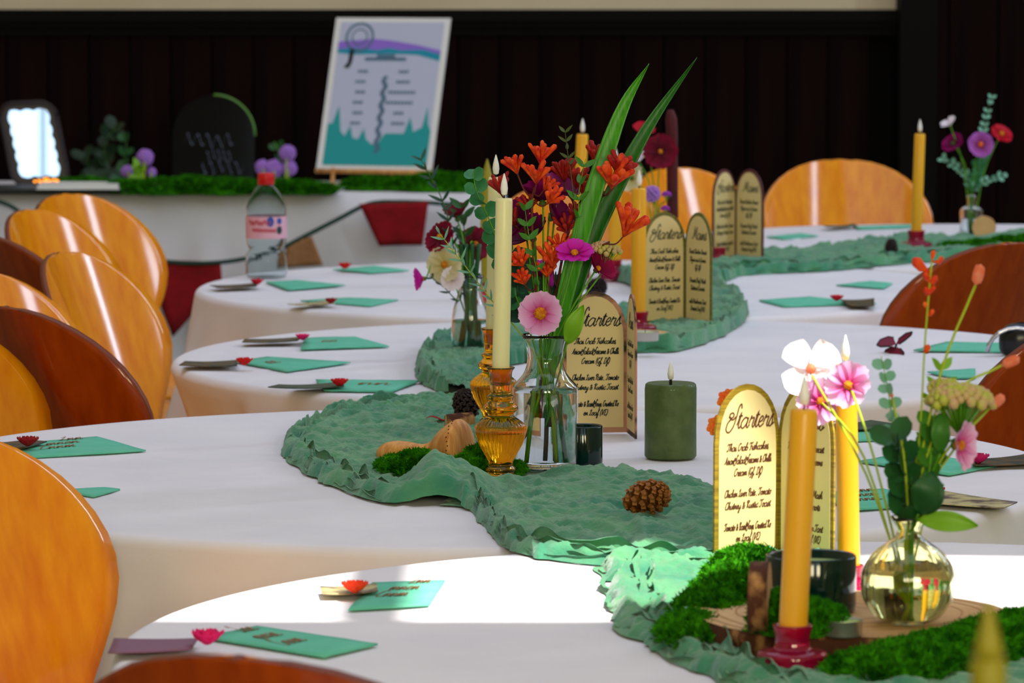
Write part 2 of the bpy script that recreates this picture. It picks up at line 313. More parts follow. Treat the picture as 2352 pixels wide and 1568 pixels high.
# ------------------------------------------------------------------ room
XW, YB, YF, ZC = 4.0, 14.5, -6.0, 7.0
struct('floor', MB().box((-XW-.3, YF-.3, -.2), (XW+.3, YB+.4, 0)), MT['floor'])
def onceil(x, y): t = (ZC-TZ)/TOSUN.z; return (x+TOSUN.x*t, y+TOSUN.y*t)
(RX0, RY0), (RX1, RY1) = onceil(-.40, 4.87), onceil(1.80, 5.40)  # added ceiling opening, traced back from the sunlit band on the table
struct('ceiling', MB().box((-XW-.3, YF-.3, ZC), (XW+.3, RY0, ZC+.06)).box((-XW-.3, RY1, ZC), (XW+.3, YB+.4, ZC+.06)).box((-XW-.3, RY0, ZC), (RX0, RY1, ZC+.06)).box((RX1, RY0, ZC), (XW+.3, RY1, ZC+.06)), MT['ceil'])
rw = tag(thing('window_9', None, None, (0,0,0)), kind='structure'); bx = onceil(-.13, 0)[0]
for (a, b) in ((bx-.035, bx+.035), (RX0-.04, RX0), (RX1, RX1+.04)): part('sun_break_bar', MB().box((a, RY0, ZC+.06), (b, RY1, ZC+.1)), MT['white'], rw, False)  # added bars of that opening; the middle one breaks the sunlit band
def wall_y(mb, x0, x1, y0, y1, z0, z1, holes):
    """wall along Y with window holes (ya,yb,za,zb)"""
    cur = y0
    for (a, b, c, d) in sorted(holes):
        mb.box((x0, cur, z0), (x1, a, z1)); mb.box((x0, a, z0), (x1, b, c)); mb.box((x0, a, d), (x1, b, z1)); cur = b
    mb.box((x0, cur, z0), (x1, y1, z1)); return mb
struct('wall_left', wall_y(MB(), -XW-.25, -XW, YF, YB+.4, 0, ZC, []), MT['cream'])
struct('wall_right', wall_y(MB(), XW, XW+.25, YF, YB+.4, 0, ZC, [(y-.3, y+.3, 2.0, 4.8) for y, w in RWIN]), MT['cream'])
wf = MB(); cur = -XW
for (a, b) in ((-1.9, .1), (1.3, 3.3)):
    wf.box((cur, YF-.25, 0), (a, YF, ZC)); wf.box((a, YF-.25, 0), (b, YF, 2.6)); wf.box((a, YF-.25, 6.4), (b, YF, ZC)); cur = b
wf.box((cur, YF-.25, 0), (XW, YF, ZC)); struct('wall_front', wf, MT['cream'])
def winframe(n, axis, pos, a, b, z0, z1, nv, zs, t=.035):
    r = tag(thing('window_%d' % n, None, None, (0,0,0)), kind='structure')
    def bar(name, p0, p1, q0, q1):
        part(name, MB().box((pos-t, p0, q0), (pos+t, p1, q1)) if axis == 'x' else MB().box((p0, pos-t, q0), (p1, pos+t, q1)), MT['white'], r, False)
    bar('frame', a, a+.05, z0, z1); bar('frame', b-.05, b, z0, z1); bar('frame', a, b, z0, z0+.05); bar('frame', a, b, z1-.05, z1)
    for i in range(1, nv): x = a+(b-a)*i/nv; bar('mullion', x-t, x+t, z0, z1)
    for z in zs: bar('transom', a, b, z-max(t, .02), z+max(t, .02))
n = 1
for y, w in RWIN: winframe(n, 'x', XW-.17, y-.3, y+.3, 2.0, 4.8, 1, (3.4,), .02); n += 1
for (a, b) in ((-1.9, .1), (1.3, 3.3)): winframe(n, 'y', YF+.17, a, b, 2.6, 6.4, 4, (3.02, 3.8, 5.1), .018); n += 1

# back wall: plank panelling below a dado rail, cream plaster above, a dark timber bay on the right
XS = 1.235
bw = struct('wall_back', MB().box((-XW, YB+.02, 0), (XS, YB+.3, 1.24)).box((XS, YB-.1, 0), (XW, YB+.3, ZC)), MT['groove'])
up = part('plaster', MB().box((-XW, YB, 1.24), (XS, YB+.3, ZC)), MT['cream'], bw, False)
pw = .132; k = 0; x = -XW
pm = [MB().box((-pw/2+.004, -.012, 0), (pw/2-.004, .03, 1.215)).mesh('plank', MT['wall_wood'], False)]
while x+pw < XS:
    o = inst('plank', pm[0], bw, M4.Translation((x+pw/2, YB+random.uniform(-.003, .003), 0))); x += pw
x = XS
pm2 = MB().box((-.075, -.012, 0), (.075, .03, 5.0)).mesh('plank', MT['wall_wood'], False)
while x < XW: inst('plank', pm2, bw, M4.Translation((x+.079, YB-.115+random.uniform(-.003, .003), 0))); x += .158
struct('trim_1', MB().box((-XW, YB-.05, 1.205), (XS, YB, 1.225)).box((-XW, YB-.07, 1.225), (XS, YB, 1.262)).box((-XW, YB-.03, 1.18), (XS, YB, 1.205)), MT['rail'])
struct('trim_2', MB().box((XS, YB-.16, 0), (XS+.12, YB-.1, 5)), MT['rail'])

# ------------------------------------------------------------------ tables and cloths
TR = .84
TABLES = [(.418, 4.713), (-.052, 6.322), (.232, 8.010), (.158, 9.661), (1.16, 11.0)]
def table(cx, cy, lab, lab2, drop, seed, flare):
    t = thing('round_table', lab, 'table', (cx, cy, 0), 'round tables under the cloths')
    part('tabletop', MB().lathe([(TR-.03, .70), (TR-.02, .705), (TR-.02, .728), (TR-.03, .733)], 48, (cx, cy, 0)), MT['table_wood'], t, False)
    for a in range(4):
        c, s = cos(pi/4+a*pi/2)*.45, sin(pi/4+a*pi/2)*.45
        part('leg', MB().tube([(cx+c, cy+s, .70), (cx+c*1.15, cy+s*1.15, .0)], .016, 8), MT['chrome'], t)
    NT = 240; prof = [i/22 for i in range(23)]; mb = MB()
    def h(x, y):
        z = NZ.noise(V((x*2.2, y*2.2, seed)))*.0020 + NZ.noise(V((x*9+seed, y*3, 3.1)))*.0012
        c = NZ.noise(V((x*3.1, y*3.1, seed+9))); z += max(0, .02-abs(c))*.12
        return z
    def fn(i, j):
        a = 2*pi*i/NT
        if j < 23:
            r = prof[j]*(TR-.015); x, y = r*cos(a), r*sin(a); return V((cx+x, cy+y, TZ+h(x+cx, y+cy)*(.3 if j > 20 else 1)))
        if j < 28:
            q = (j-22)/5*pi/2; r = TR-.015+.015*sin(q); return V((cx+r*cos(a), cy+r*sin(a), TZ-.015*(1-cos(q))))
        d = (j-27)/14; L = drop(a); z = TZ-.015-d*L
        f = sin(a*17+2*sin(a*3+seed)+seed)*.5+sin(a*29+seed*2)*.3+NZ.noise(V((cos(a)*4, sin(a)*4, seed)))*.8
        r = TR+d*(flare(a)+.040*f*min(1, d*2.5))
        return V((cx+r*cos(a), cy+r*sin(a), z))
    mb.grid(fn, NT, 42, True)
    mb.f = [f for f in mb.f]
    return single('tablecloth', mb, MT['cloth'], lab2, 'tablecloth', 'white tablecloths', (cx, cy, TZ), sub=0)
def lerp(a, b, t): t = max(0, min(1, t)); return a+(b-a)*t
def adeg(a): return math.degrees(a) % 360
table(*TABLES[0], 'round table nearest the front, carrying the big wood slice', 'white cloth on the nearest round table, crossed by the band of sunlight', lambda a: .30, 1.7, lambda a: .03)
table(*TABLES[1], 'round table under the tall orange and pink bouquet in the carafe', 'white cloth on the table with the amber candle holders and carafe', lambda a: lerp(.30, .06, (238-adeg(a))/8) if 90 < adeg(a) < 260 else .30, 4.2, lambda a: .02)
table(*TABLES[2], 'round table in the middle of the row, carrying the maroon butterfly', 'white cloth on the middle table with the maroon butterfly and three left settings', lambda a: .30, 7.9, lambda a: -.10 if 150 < adeg(a) < 215 else .0)
table(*TABLES[3], 'round table under the plastic water bottle', 'white cloth on the table with the plastic water bottle', lambda a: .32, 11.3, lambda a: .06)
table(*TABLES[4], 'round table at the far right under the bud vase', 'white cloth on the far right table with the small bud vase', lambda a: .30, 15.1, lambda a: .02)

table(.38, 3.03, 'round table in front of the view, below the frame', 'white cloth of the table in front of the view, below the frame', lambda a: .30, 19.3, lambda a: .02)

# ------------------------------------------------------------------ gauze runners
PRESS = [(PX(px, py).x, PX(px, py).y, r) for px, py, r in ((1150,1108,.068),(1134,990,.034),(1252,1080,.066),(1338,1070,.036),(1950,1446,.165),(1820,1540,.042),(1080,812,.04),(1450,796,.072),(1466,770,.04),(2104,577,.042),(2231,548,.035),(1480,1196,.03))]      # the gauze lies flat where things stand on it
def runner(label, secs, seed, amp=.016, edge=.02, nu=150, nv=64, z0=TZ, loc=None, lift=None, name='gauze_runner', frills=()):
    A = bez([PX(*s[0], z0) for s in secs], 400); B = bez([PX(*s[1], z0) for s in secs], 400); n = len(A)
    mb = MB()
    SL = [0]
    for a, b in zip(B, B[1:]): SL.append(SL[-1]+(b-a).length)
    rdg = lambda q: 1-min(1, abs(NZ.noise(q))*2.2)
    def fn(i, j):
        t = i/(nu-1)*(n-1); k = min(int(t), n-2); u = t-k; v = j/(nv-1)
        a = A[k]*(1-u)+A[k+1]*u; b = B[k]*(1-u)+B[k+1]*u; p = a*(1-v)+b*v; wd_ = (b-a).length; dv = min(v, 1-v)*wd_
        sl = SL[k]*(1-u)+SL[k+1]*u
        w = NZ.noise(V((p.x*8, p.y*8, seed)))*.6+NZ.noise(V((p.x*19, p.y*15, seed)))*.4
        r1 = rdg(V((p.x*13+seed+w*.8, p.y*7+w, seed))); r2 = rdg(V((p.x*30+w, p.y*22-w, seed+3))); r3 = rdg(V((p.x*64, p.y*52+w*2, seed+6)))
        e = max(0, 1-dv/.040); e = e*e*(3-2*e); e0 = max(0, 1-dv/.022)
        ru = rdg(V((sl*17+w*.6, dv*9, seed+5)))*.6+rdg(V((sl*40, dv*24, seed+8)))*.4
        z = .005+amp*(.30+.40*w+.38*r1)+.008*r2+.004*r3 + edge*e*(.15+.85*ru)
        z *= 1-.9*e0*e0
        dx = NZ.noise(V((p.x*14, p.y*14, seed+2)))*.010+(ru-.5)*.014*e; dy = NZ.noise(V((p.x*14, p.y*14, seed+7)))*.012+(NZ.noise(V((sl*24, 1, seed)))*.02)*e
        if lift: z += lift(p)
        for (cx_, cy_, rr_) in PRESS:
            dd = math.hypot(p.x-cx_, p.y-cy_)
            if dd < rr_*1.5: q_ = max(0, min(1, (dd-rr_)/(rr_*.5))); z = .003*(1-q_)+z*q_
        return V((p.x+dx, p.y+dy, z0+max(.0025, z)))
    mb.grid(fn, nu, nv)
    for (side, k0, k1) in frills:
        E_, O_ = (B, A) if side else (A, B); S = [0]
        for a, b in zip(E_, E_[1:]): S.append(S[-1]+(b-a).length)
        i0, i1 = int(k0*(n-1)), int(k1*(n-1)); ns = max(20, int((S[i1]-S[i0])/.0035))
        for lay in range(5):
            inn = -.004+.012*lay; hgt = .010+.0045*lay
            def fr(i, j):
                q = S[i0]+(S[i1]-S[i0])*i/(ns-1); k = i0
                lo, hi = i0, i1
                while hi-lo > 1:
                    md = (lo+hi)//2
                    if S[md] <= q: lo = md
                    else: hi = md
                k = lo; u = (q-S[k])/max(1e-6, S[min(k+1, n-1)]-S[k]); p = E_[k]*(1-u)+E_[min(k+1, n-1)]*u
                iv = (O_[k]-p); iv.z = 0; iv.normalize(); h = j/5
                w = NZ.noise(V((q*24, lay*3.3, seed)))*.9+NZ.noise(V((q*52, lay*5.1+h, seed)))*.35
                hh = hgt*(.65+.7*NZ.noise(V((q*22, lay*7.7, seed+4)))+.25*w)
                o = inn+.010*w*h+.010*sin(h*2.6)+NZ.noise(V((q*14, 0, seed+2)))*.012+.008*NZ.noise(V((q*9, lay, 1)))
                env = min(1, i/12, (ns-1-i)/12)
                return V((p.x, p.y, z0+.0025+max(.001, hh)*sin(min(1, h*1.15)*pi/2)*env+.001*(lay)))+iv*o
            mb.grid(fr, ns, 6)
    c = sum(mb.v, V())/len(mb.v); c.z = z0
    return single(name, mb, MT['runner'], label, 'runner', 'green gauze runners', c)
runner('sage green crumpled gauze runner under the pine cone and amber candle holders',
 [((1900,1200),(1910,1296)),((1640,1142),(1650,1312)),((1450,1100),(1400,1302)),((1320,1080),(1170,1266)),((1230,1062),(1070,1172)),((1200,1020),(900,1160)),((1180,980),(745,1112)),((1150,955),(668,1062)),((1120,942),(650,1024)),((1100,934),(700,985)),((1080,930),(810,950)),((1065,930),(960,930))], 1.3,
 amp=.014, edge=.010, nu=330, nv=130, frills=((1, .04, .40), (1, .46, .97)), lift=lambda p: .035*math.exp(-((p.x+.10)**2/.0012+(p.y-6.0)**2/.012)) + .016*math.exp(-((p.x+.055)**2/.0008+(p.y-5.97)**2/.006)))
runner('green gauze runner on the middle table, bunched at left, looping to the right',
 [((1112,936),(1020,906)),((1125,902),(968,880)),((1135,872),(958,842)),((1155,850),(985,806)),((1190,840),(1066,782)),((1300,828),(1300,752)),((1450,813),(1450,722)),((1560,808),(1520,722)),((1655,775),(1560,702)),((1712,735),(1500,690)),((1698,702),(1450,662)),((1662,668),(1400,642)),((1652,645),(1385,625))], 5.1, amp=.022, edge=.022, nu=260, nv=80, frills=((1, .02, .40), (0, .5, .8)))
runner('green gauze runner trailing across the far right table past the pine cone',
 [((1660,652),(1500,628)),((1705,636),(1640,602)),((1900,624),(1900,582)),((2100,606),(2050,562)),((2380,592),(2380,548))], 8.4, amp=.02, edge=.018, nu=150, nv=60, frills=((0, .05, .95),))
runner('green gauze runner on the nearest table, under the big wood slice',
 [((1920,1290),(1388,1302)),((1920,1330),(1392,1332)),((1920,1370),(1402,1390)),((1940,1420),(1440,1458)),((1960,1470),(1560,1522)),((2040,1500),(1690,1590)),((2352,1480),(1900,1640)),((2600,1480),(2500,1640))], 12.6, amp=.014, edge=.012, nu=240, nv=110, frills=((1, .02, .85),))

# ------------------------------------------------------------------ chairs
SIDE = 1
def make_chair(label, pos, face, group):
    """pos = middle of the backrest, face = direction the sitter looks, degrees"""
    f = R(face); root = thing('plywood_chair', label, 'chair', (pos[0]+cos(f)*.2, pos[1]+sin(f)*.2, 0), group, f-pi/2)
    prof = []
    for i in range(10):
        z = .47+.26*i/9; q = (z-.47)/.26; prof.append((z, .115+.12*(3*q*q-2*q**3)))
    for i in range(1, 11):
        t = pi/2*i/10; prof.append((.73+.165*sin(t), .235*max(.02, cos(t))**.86))
    NU = 21; mb = MB()
    def fn(i, j):
        u = -1+2*i/(NU-1); z, w = prof[j]; x = u*w
        y = -.175-.36*(z-.47)**1.12 + 1.15*x*x
        return V((x, y, z))
    mb.grid(fn, NU, len(prof))
    o = part('backrest', mb, MT['ply_back_shaded'], root, local=True, sol=.012); o.data.materials.append(MT['ply']); o.data.materials.append(MT['ply_edge']); o.modifiers['s'].material_offset_rim = 2; o.modifiers['s'].material_offset = SIDE
    mb = MB()
    def fs(i, j):
        u = -1+2*i/16; q = j/12; y = -.175+.42*q; w = .115+.095*min(1, q*1.8)-.05*max(0, q-.75)*2
        z = .47-.03*sin(min(1, q*2)*pi/2)+.02*u*u-.05*max(0, q-.8)
        return V((u*w, y, z))
    mb.grid(fs, 17, 13); part('seat', mb, MT['ply'], root, local=True, sol=.012)
    for sx in (-1, 1):
        part('leg', MB().tube([(sx*.10, .12, .437), (sx*.21, .20, .0)], .011, 8), MT['chrome'], root, local=True)
        part('leg', MB().tube([(sx*.10, -.08, .437), (sx*.20, -.22, .0)], .011, 8), MT['chrome'], root, local=True)
    return root
LC = 'chairs along the left of the tables'; RC = 'chairs along the right and back of the tables'
def pos(px, Y): return ((px-1176)*Y/FPX, Y)
make_chair('large orange plywood chair filling the left edge beside the second table', pos(-25, 5.3), -30, LC)
make_chair('dark blurred plywood chair cut by the bottom edge, in front of the pink flower setting', pos(690, 3.77), 64, LC)
make_chair('orange plywood chair half out of frame behind the dark red flower setting', pos(-110, 7.0), -30, LC)
make_chair('dark reddish plywood chair back seen from outside, below the narrow yellow chair face', pos(140, 7.3), 40, LC)
make_chair('plywood chair at far left with a narrow yellow inner face above the dark rim', pos(40, 7.95), -24, LC)
make_chair('dark plywood chair rim with a pale highlight, at the far left edge', pos(-110, 7.65), 35, LC)
make_chair('plywood chair with broad golden inner face just left of the middle table', pos(258, 8.45), -19, LC)
make_chair('dark brown plywood chair edge at far left under the white-striped chairs', pos(85, 9.05), 30, LC)
make_chair('plywood chair with a narrow white window streak, second from the back on the left', pos(160, 9.8), -22, LC)
make_chair('rearmost left plywood chair with a broad white window streak', pos(232, 10.4), -32, LC)
make_chair('orange plywood chair behind the bouquet at the far side of the bottle table', pos(1330, 10.9), -88, RC)
make_chair('plywood chair with a wide white streak between the maroon flower and the menu cards', pos(1610, 11.6), -48, RC)
make_chair('yellow plywood chair facing us behind the far right table', pos(1945, 12.0), -84, RC)
make_chair('dark brown plywood chair back at right below the far right table', pos(2225, 8.85), 130, RC)
make_chair('reddish plywood chair back cut by the right edge, beside the nearest bouquet', pos(2470, 7.2), 128, RC)

# ------------------------------------------------------------------ place settings: napkin, favour card, felt flower
def pilq(q, z, th, m, name, label, cat, group, bend=0, wob=0):
    c = [PX(*p, z) for p in q]; o = (c[0]+c[2])/2; mb = MB(); n = 9
    def fn(i, j):
        u, v = i/(n-1), j/(n-1); p = (c[0]*(1-u)+c[1]*u)*(1-v)+(c[3]*(1-u)+c[2]*u)*v
        p.z += th*.5+bend*(2*u-1)**2 + wob*abs(NZ.noise(V((p.x*25, p.y*25, q[0][0]))))
        return p
    mb.grid(fn, n, n)
    return single(name, mb, m, label, cat, group, o, smooth=True, sol=th), c
def feltflower(px, py, z, r, m, label, kind=0):
    p = PX(px, py, z); t = thing('felt_flower', label, 'flower', p, 'felt flowers on the place settings')
    n = 5 if kind else 8
    for ring, (k, tilt, s) in enumerate(((n, 35, 1), (n-1, 62, .72))):
        for i in range(k):
            a = 2*pi*i/k+ring*.4; mb = MB()
            def fn(a_, b_):
                u = a_/4; v = -1+b_/2; w = r*.55*sin(pi*min(.95, .18+u*.75)); l = r*u*s
                q = V((l*cos(R(tilt)), v*w*s, l*sin(R(tilt))+.15*r*v*v)); c, s_ = cos(a), sin(a)
                return p+V((q.x*c-q.y*s_, q.x*s_+q.y*c, q.z+.001))
            mb.grid(fn, 5, 5); part('petal', mb, m, t, sol=.0012)
    part('flower_centre', MB().ball(p+V((0,0,r*.35)), r*.22, 8, 5), m, t)
    return t
NG = 'mint napkins at the place settings'; FG = 'printed favour cards at the place settings'
def setting(label, q, fav=None, fl=None, script=None):
    nm, c = pilq(q, TZ+.002, .0022, MT['napkin'], 'paper_napkin', 'mint napkin '+label, 'napkin', NG, wob=.0012)
    if script:
        mb = MB(); e1 = c[1]-c[0]; e2 = c[3]-c[0]
        for (txt, u, v, h) in script:
            write(mb, txt, u, 1-v, h, .016, lambda x, y: c[0]+e1*x+e2*(1-y)+V((0,0,.0034)))
        part('lettering', mb, MT['gold'], nm, False) if False else None
        t = V(nm.location); mb.v = [p-t for p in mb.v]; o = bpy.data.objects.new('lettering', mb.mesh('lettering', MT['gold'], False)); COL.objects.link(o); o.parent = nm; o['label'] = 'gold handwriting'
    if fav: pilq(fav[0], TZ+.007, .0015, MT[fav[1]], 'favour_card', fav[2], 'card', FG, bend=fav[3] if len(fav) > 3 else .002)
    if fl: feltflower(fl[0], fl[1], TZ+.009, fl[2], MT[fl[3]], fl[4], fl[5] if len(fl) > 5 else 0)
CS = [('Cnnm', .42, .60, .12), ('mnen', .52, .36, .12), ('Lnn', .66, .12, .12)]
setting('under the pink flower on the nearest table', [(467,1466),(590,1441),(868,1482),(745,1512)], ([(262,1470),(455,1470),(440,1494),(248,1503)], 'fav_mauve', 'mauve bookmark card with a white patch left of the bright pink flower', .001), (476,1482,.021,'pf_pink','bright pink felt flower on the nearest left setting',1), CS)
setting('lying in the band of sunlight', [(855,1341),(1022,1336),(985,1392),(800,1403)], ([(735,1352),(865,1345),(868,1362),(740,1369)], 'fav_pale', 'pale card washed out by sunlight under the orange flower'), (815,1363,.018,'pf_or','orange red felt flower in the band of sunlight'), CS)
setting('beside the dark red flower at the left edge', [(30,1022),(222,1005),(335,1037),(62,1053)], ([(-60,1022),(60,1014),(108,1018),(10,1040)], 'fav', 'brown card under the dark red flower at the left edge'), (64,1026,.019,'pf_dred','dark red felt flower at the left edge'), CS)
setting('peeping out beside the large orange chair', [(130,1128),(240,1122),(276,1126),(215,1143)])
setting('behind the sunlit candle under the rose pink flower', [(1868,986),(2000,977),(2012,1013),(1866,1017)], ([(1870,977),(2000,972),(2087,985),(1900,990)], 'fav_green', 'dark green card under the rose pink flower', .004), (1896,983,.017,'pf_crim','rose pink felt flower behind the front candles'), [('Cn', .3, .7, .12), ('nmn', .6, .4, .1)])
setting('behind the pink cosmos of the front bouquet', [(1972,1062),(2100,1040),(2290,1072),(2180,1093)], ([(2225,1058),(2352,1048),(2420,1064),(2240,1073)], 'fav', 'dark card with a torn white edge at the right margin'), (2246,1066,.019,'pf_mag','magenta felt flower right of the front bouquet'))
setting('with brown script behind the glass globe vase', [(1866,1136),(2030,1125),(2150,1160),(1960,1174)], ([(2160,1129),(2337,1156),(2304,1170),(2062,1150)], 'fav_pale', 'pale speckled card lying right of the front bouquet', .001), (2150,1138,.014,'pf_crim','small red flower tips beside the speckled card'), CS)
setting('under the small pink flower, rearmost on the left of the middle table', [(700,778),(815,775),(894,797),(690,804)], ([(562,782),(700,776),(682,786),(556,789)], 'fav', 'brown card by the rearmost pink flower of the middle table'), (695,782,.015,'pf_pink','small pink felt flower rearmost on the middle table'), [('nn', .5, .5, .2)])
setting('at the left tip of the middle table, under the tulip red flower', [(538,832),(614,821),(805,834),(659,855)], ([(425,833),(545,830),(545,843),(411,842)], 'fav', 'brown card reaching the left rim of the middle table'), (561,840,.018,'pf_red','tulip shaped red felt flower near the left rim',1), [('nn', .5, .5, .2)])
setting('in front on the left of the middle table, under the jagged red flower', [(725,874),(965,876),(900,901),(745,899)], ([(640,888),(790,880),(790,892),(615,894)], 'fav_green', 'olive card under the jagged red flower', .003), (780,888,.017,'pf_red','jagged red felt flower at the front of the middle table'), [('nn', .5, .5, .2)])
setting('right of the maroon butterfly', [(2175,787),(2330,790),(2320,811),(2098,806)])
setting('pointing out from the reddish chair at right', [(2130,856),(2240,848),(2240,870),(2190,870)])
setting('in front of the water bottle', [(610,649),(680,645),(793,656),(660,667)], ([(482,658),(590,652),(590,660),(500,664)], 'fav', 'brown card left of the water bottle base'), (590,655,.017,'pf_crim','crimson felt flower at the foot of the water bottle',1))
setting('at the front of the bottle table', [(690,692),(800,685),(915,690),(850,705)], ([(660,701),(745,693),(770,699),(690,704)], 'fav_pale', 'tan card at the front of the bottle table'), (760,698,.015,'pf_dred','dark red felt flower at the front of the bottle table',1))
setting('behind the water bottle to its right', [(765,620),(860,612),(940,622),(850,628)], None, (792,618,.018,'pf_red','red felt flower right of the water bottle',1))
setting('under the small crimson flower beside the dark brown chair', [(1743,691),(1860,683),(2012,698),(1800,706)], ([(1930,691),(2008,688),(2008,705),(1950,704)], 'fav', 'dark card beside the dark brown chair'), (1922,692,.016,'pf_crim','small crimson felt flower left of the dark brown chair'))
setting('at the far side left of the dark brown chair', [(1920,656),(2000,647),(2050,652),(2030,664)])
setting('on the far right table left of the tall candle', [(1760,545),(1840,537),(1880,543),(1800,551)])
setting('at the back rim of the far right table', [(1960,522),(2090,517),(2100,523),(1970,528)], ([(1890,521),(1960,517),(1970,521),(1900,525)], 'fav_green', 'dark card at the back rim of the far right table', .003))

# ------------------------------------------------------------------ candles and holders
def flame(p, h, parent, m='flame'):
    prof = [(.0004, 0), (h*.13, h*.05), (h*.17, h*.3), (h*.14, h*.55), (h*.07, h*.82), (.0005, h)]
    part('flame_bulb', MB().lathe(prof, 14, p), MT[m], parent)
def taper(name, label, base, top, r, m, fl=.03, tip=False, group='taper candles'):
    t = thing(name, label, 'candle', base, group); d = top-base
    pts = [base, base+d*.04, base+d*.5, base+d*.985, top]
    part('wax_body', MB().tube(pts, [r*.9, r, r*.98, r*.96, r*.88], 20), MT[m], t)
    part('wax_foot', MB().tube([base-d.normalized()*.004, base+d.normalized()*.0235], [r*.93, r*.93], 20), MT['whitef'], t, label='white foot of the candle')
    if tip: part('wax_tip', MB().lathe([(r*.9, 0), (r*.7, r*.8), (r*.3, r*2.4), (.0008, r*3.2)], 16, top), MT[m], t)
    elif fl:
        part('wick', MB().tube([top-d.normalized()*.001, top+d.normalized()*.006], .0012, 6), MT['wick'], t)
        flame(top+d.normalized()*.004, fl, t)
    return t
AMB = [(.0225,0),(.0236,.0039),(.0178,.0106),(.0211,.0161),(.0165,.0222),(.0202,.0328),(.0290,.0494),(.0338,.0640),(.0345,.0717),(.0330,.0772),(.0240,.085),(.0178,.0894),(.0186,.0925),(.0235,.0975),(.0239,.1005),(.0222,.104),(.0165,.1094),(.0172,.112),(.0189,.1161),(.0155,.119),(.0139,.1215),(.0150,.136),(.0160,.1494),(.0197,.1555)]
def dense(prof, k=3):
    return [(q.x, q.z) for q in bez([V((r, 0, z)) for r, z in prof], k*(len(prof)-1))]
def amber_holder(label, loc):
    t = thing('amber_candle_holder', label, 'candle holder', loc, 'amber glass candle holders')
    P = dense(AMB); inner = [(max(.003, r-.0055 if .03 < z < .085 else r-.0035), z) for r, z in P if .018 < z < .1555 and z < .112] 
    rib = lambda a, z: 1+.026*cos(34*a)*max(0, min(1, (z-.028)/.02))*max(0, min(1, (.086-z)/.012))
    sock = [(.0188, .1562), (.0165, .154), (.0148, .1494), (.0132, .136), (.0128, .132), (.0005, .131)]
    part('glass_body', MB().lathe(P+sock, 136, loc, True, False, rib), MT['amber'], t)
    part('hollow', MB().lathe([(.0005, .024)]+[(r, z) for r, z in inner if .024 < z < .108]+[(.0005, .109)], 48, loc, False, False), MT['amber'], t) if False else None
    return t
b1 = PX(1150, 1103, TZ+.006); amber_holder('amber glass candle holder nearest the carafe, in front', b1)
c1 = b1+V((0, 0, .140)); c1t = PD(1158, 455, b1.y); taper('taper_candle', 'tall ivory taper candle in the front amber holder', c1, c1t, .0121, 'ivory')
b2 = PX(1134, 990, TZ+.006); amber_holder('amber glass candle holder half hidden behind the front one', b2)
c2 = b2+V((0, 0, .140)); c2t = PD(1139, 407, b2.y); taper('taper_candle', 'ivory taper candle standing just behind the front ivory one', c2, c2t, .0121, 'ivory')
MAG = [(.034,0),(.0355,.004),(.036,.014),(.034,.020),(.021,.023),(.0185,.026),(.0175,.034),(.0195,.043),(.0200,.047)]
def magenta_holder(label, loc, s=1.0):
    t = thing('magenta_candle_holder', label, 'candle holder', loc, 'magenta glass candle holders')
    P = [(r*s, z*s) for r, z in dense(MAG, 2)]+[(.0165*s, .047*s), (.0150*s, .044*s), (.0145*s, .030*s), (.0005, .029*s)]
    part('glass_body', MB().lathe(P, 40, loc, True, False), MT['magenta'], t); return t
def cand(label, hl, base, top, r, m, s=1.0, fl=.03, z=TZ+.006):
    b = PX(*base, z); magenta_holder(hl, b, s); c = b+V((0, 0, .032*s)); taper('taper_candle', label, c, PD(*top, b.y), r, m, fl)
cand('ochre taper candle in front of the wood slice', 'magenta glass holder at the front of the wood slice', (1820,1540), (1847,940), .0145, 'ochre', 1.0, .031, TZ+.012)
cand('sunlit taper candle behind the green votive glass', 'magenta glass holder behind the green votive glass', (1950,1372), (1942,836), .0128, 'ochre', .8, .029)
cand('ochre taper candle left of the middle menu card', 'dark magenta glass holder on the small wood slice', (1466,770), (1468,432), .0142, 'ochre', .95, .030, TZ+.012)
cand('tall ochre taper candle behind the jasmine vine tip', 'magenta glass holder hidden behind the bouquet and vine', (1322,640), (1338,308), .0133, 'ochre', .9, .030)
cand('ochre taper candle behind the long strap leaf', 'magenta glass holder hidden behind the long strap leaf', (1410,640), (1414,372), .0140, 'ochre', .9, .028)
cand('slim yellow taper candle left of the bud vase', 'magenta glass holder beside the dark pine cone at far right', (2104,577), (2113,307), .0132, 'ochre', 1.05, .030, TZ+.01)
magenta_holder('small magenta glass holder at the foot of the farthest menu card', PX(1652, 606, TZ+.008), .8)
b = PX(1122, 690, TZ+.004); magenta_holder('magenta glass holder hidden under the olive candle', b, .8); taper('taper_candle', 'olive yellow candle tip behind the ivory candles', b+V((0,0,.026)), PD(1119, 420, b.y), .0155, 'olive_wax', 0, True)
b = V((.252, 2.35, TZ+.004)); amber_holder('amber glass holder of the blurred front candle, below the frame', b); taper('taper_candle', 'very blurred olive candle tip at the bottom right corner', b+V((0,0,.140)), PD(2270, 1512, b.y), .0100, 'olive_wax', 0, True)
# pillar candle
b = PX(1540, 1050, TZ+.002); t = thing('pillar_candle', 'dark green pillar candle on the white cloth right of the menu', 'candle', b)
part('wax_body', MB().lathe([(.0355,0),(.0375,.003),(.0372,.05),(.0374,.100),(.0364,.106),(.034,.108),(.020,.1055),(.0005,.105)], 48, b), MT['green_wax'], t)
part('wick', MB().tube([b+V((0,0,.104)), b+V((0,0,.114))], .0022, 8), MT['wick'], t); flame(b+V((0,0,.112)), .028, t)
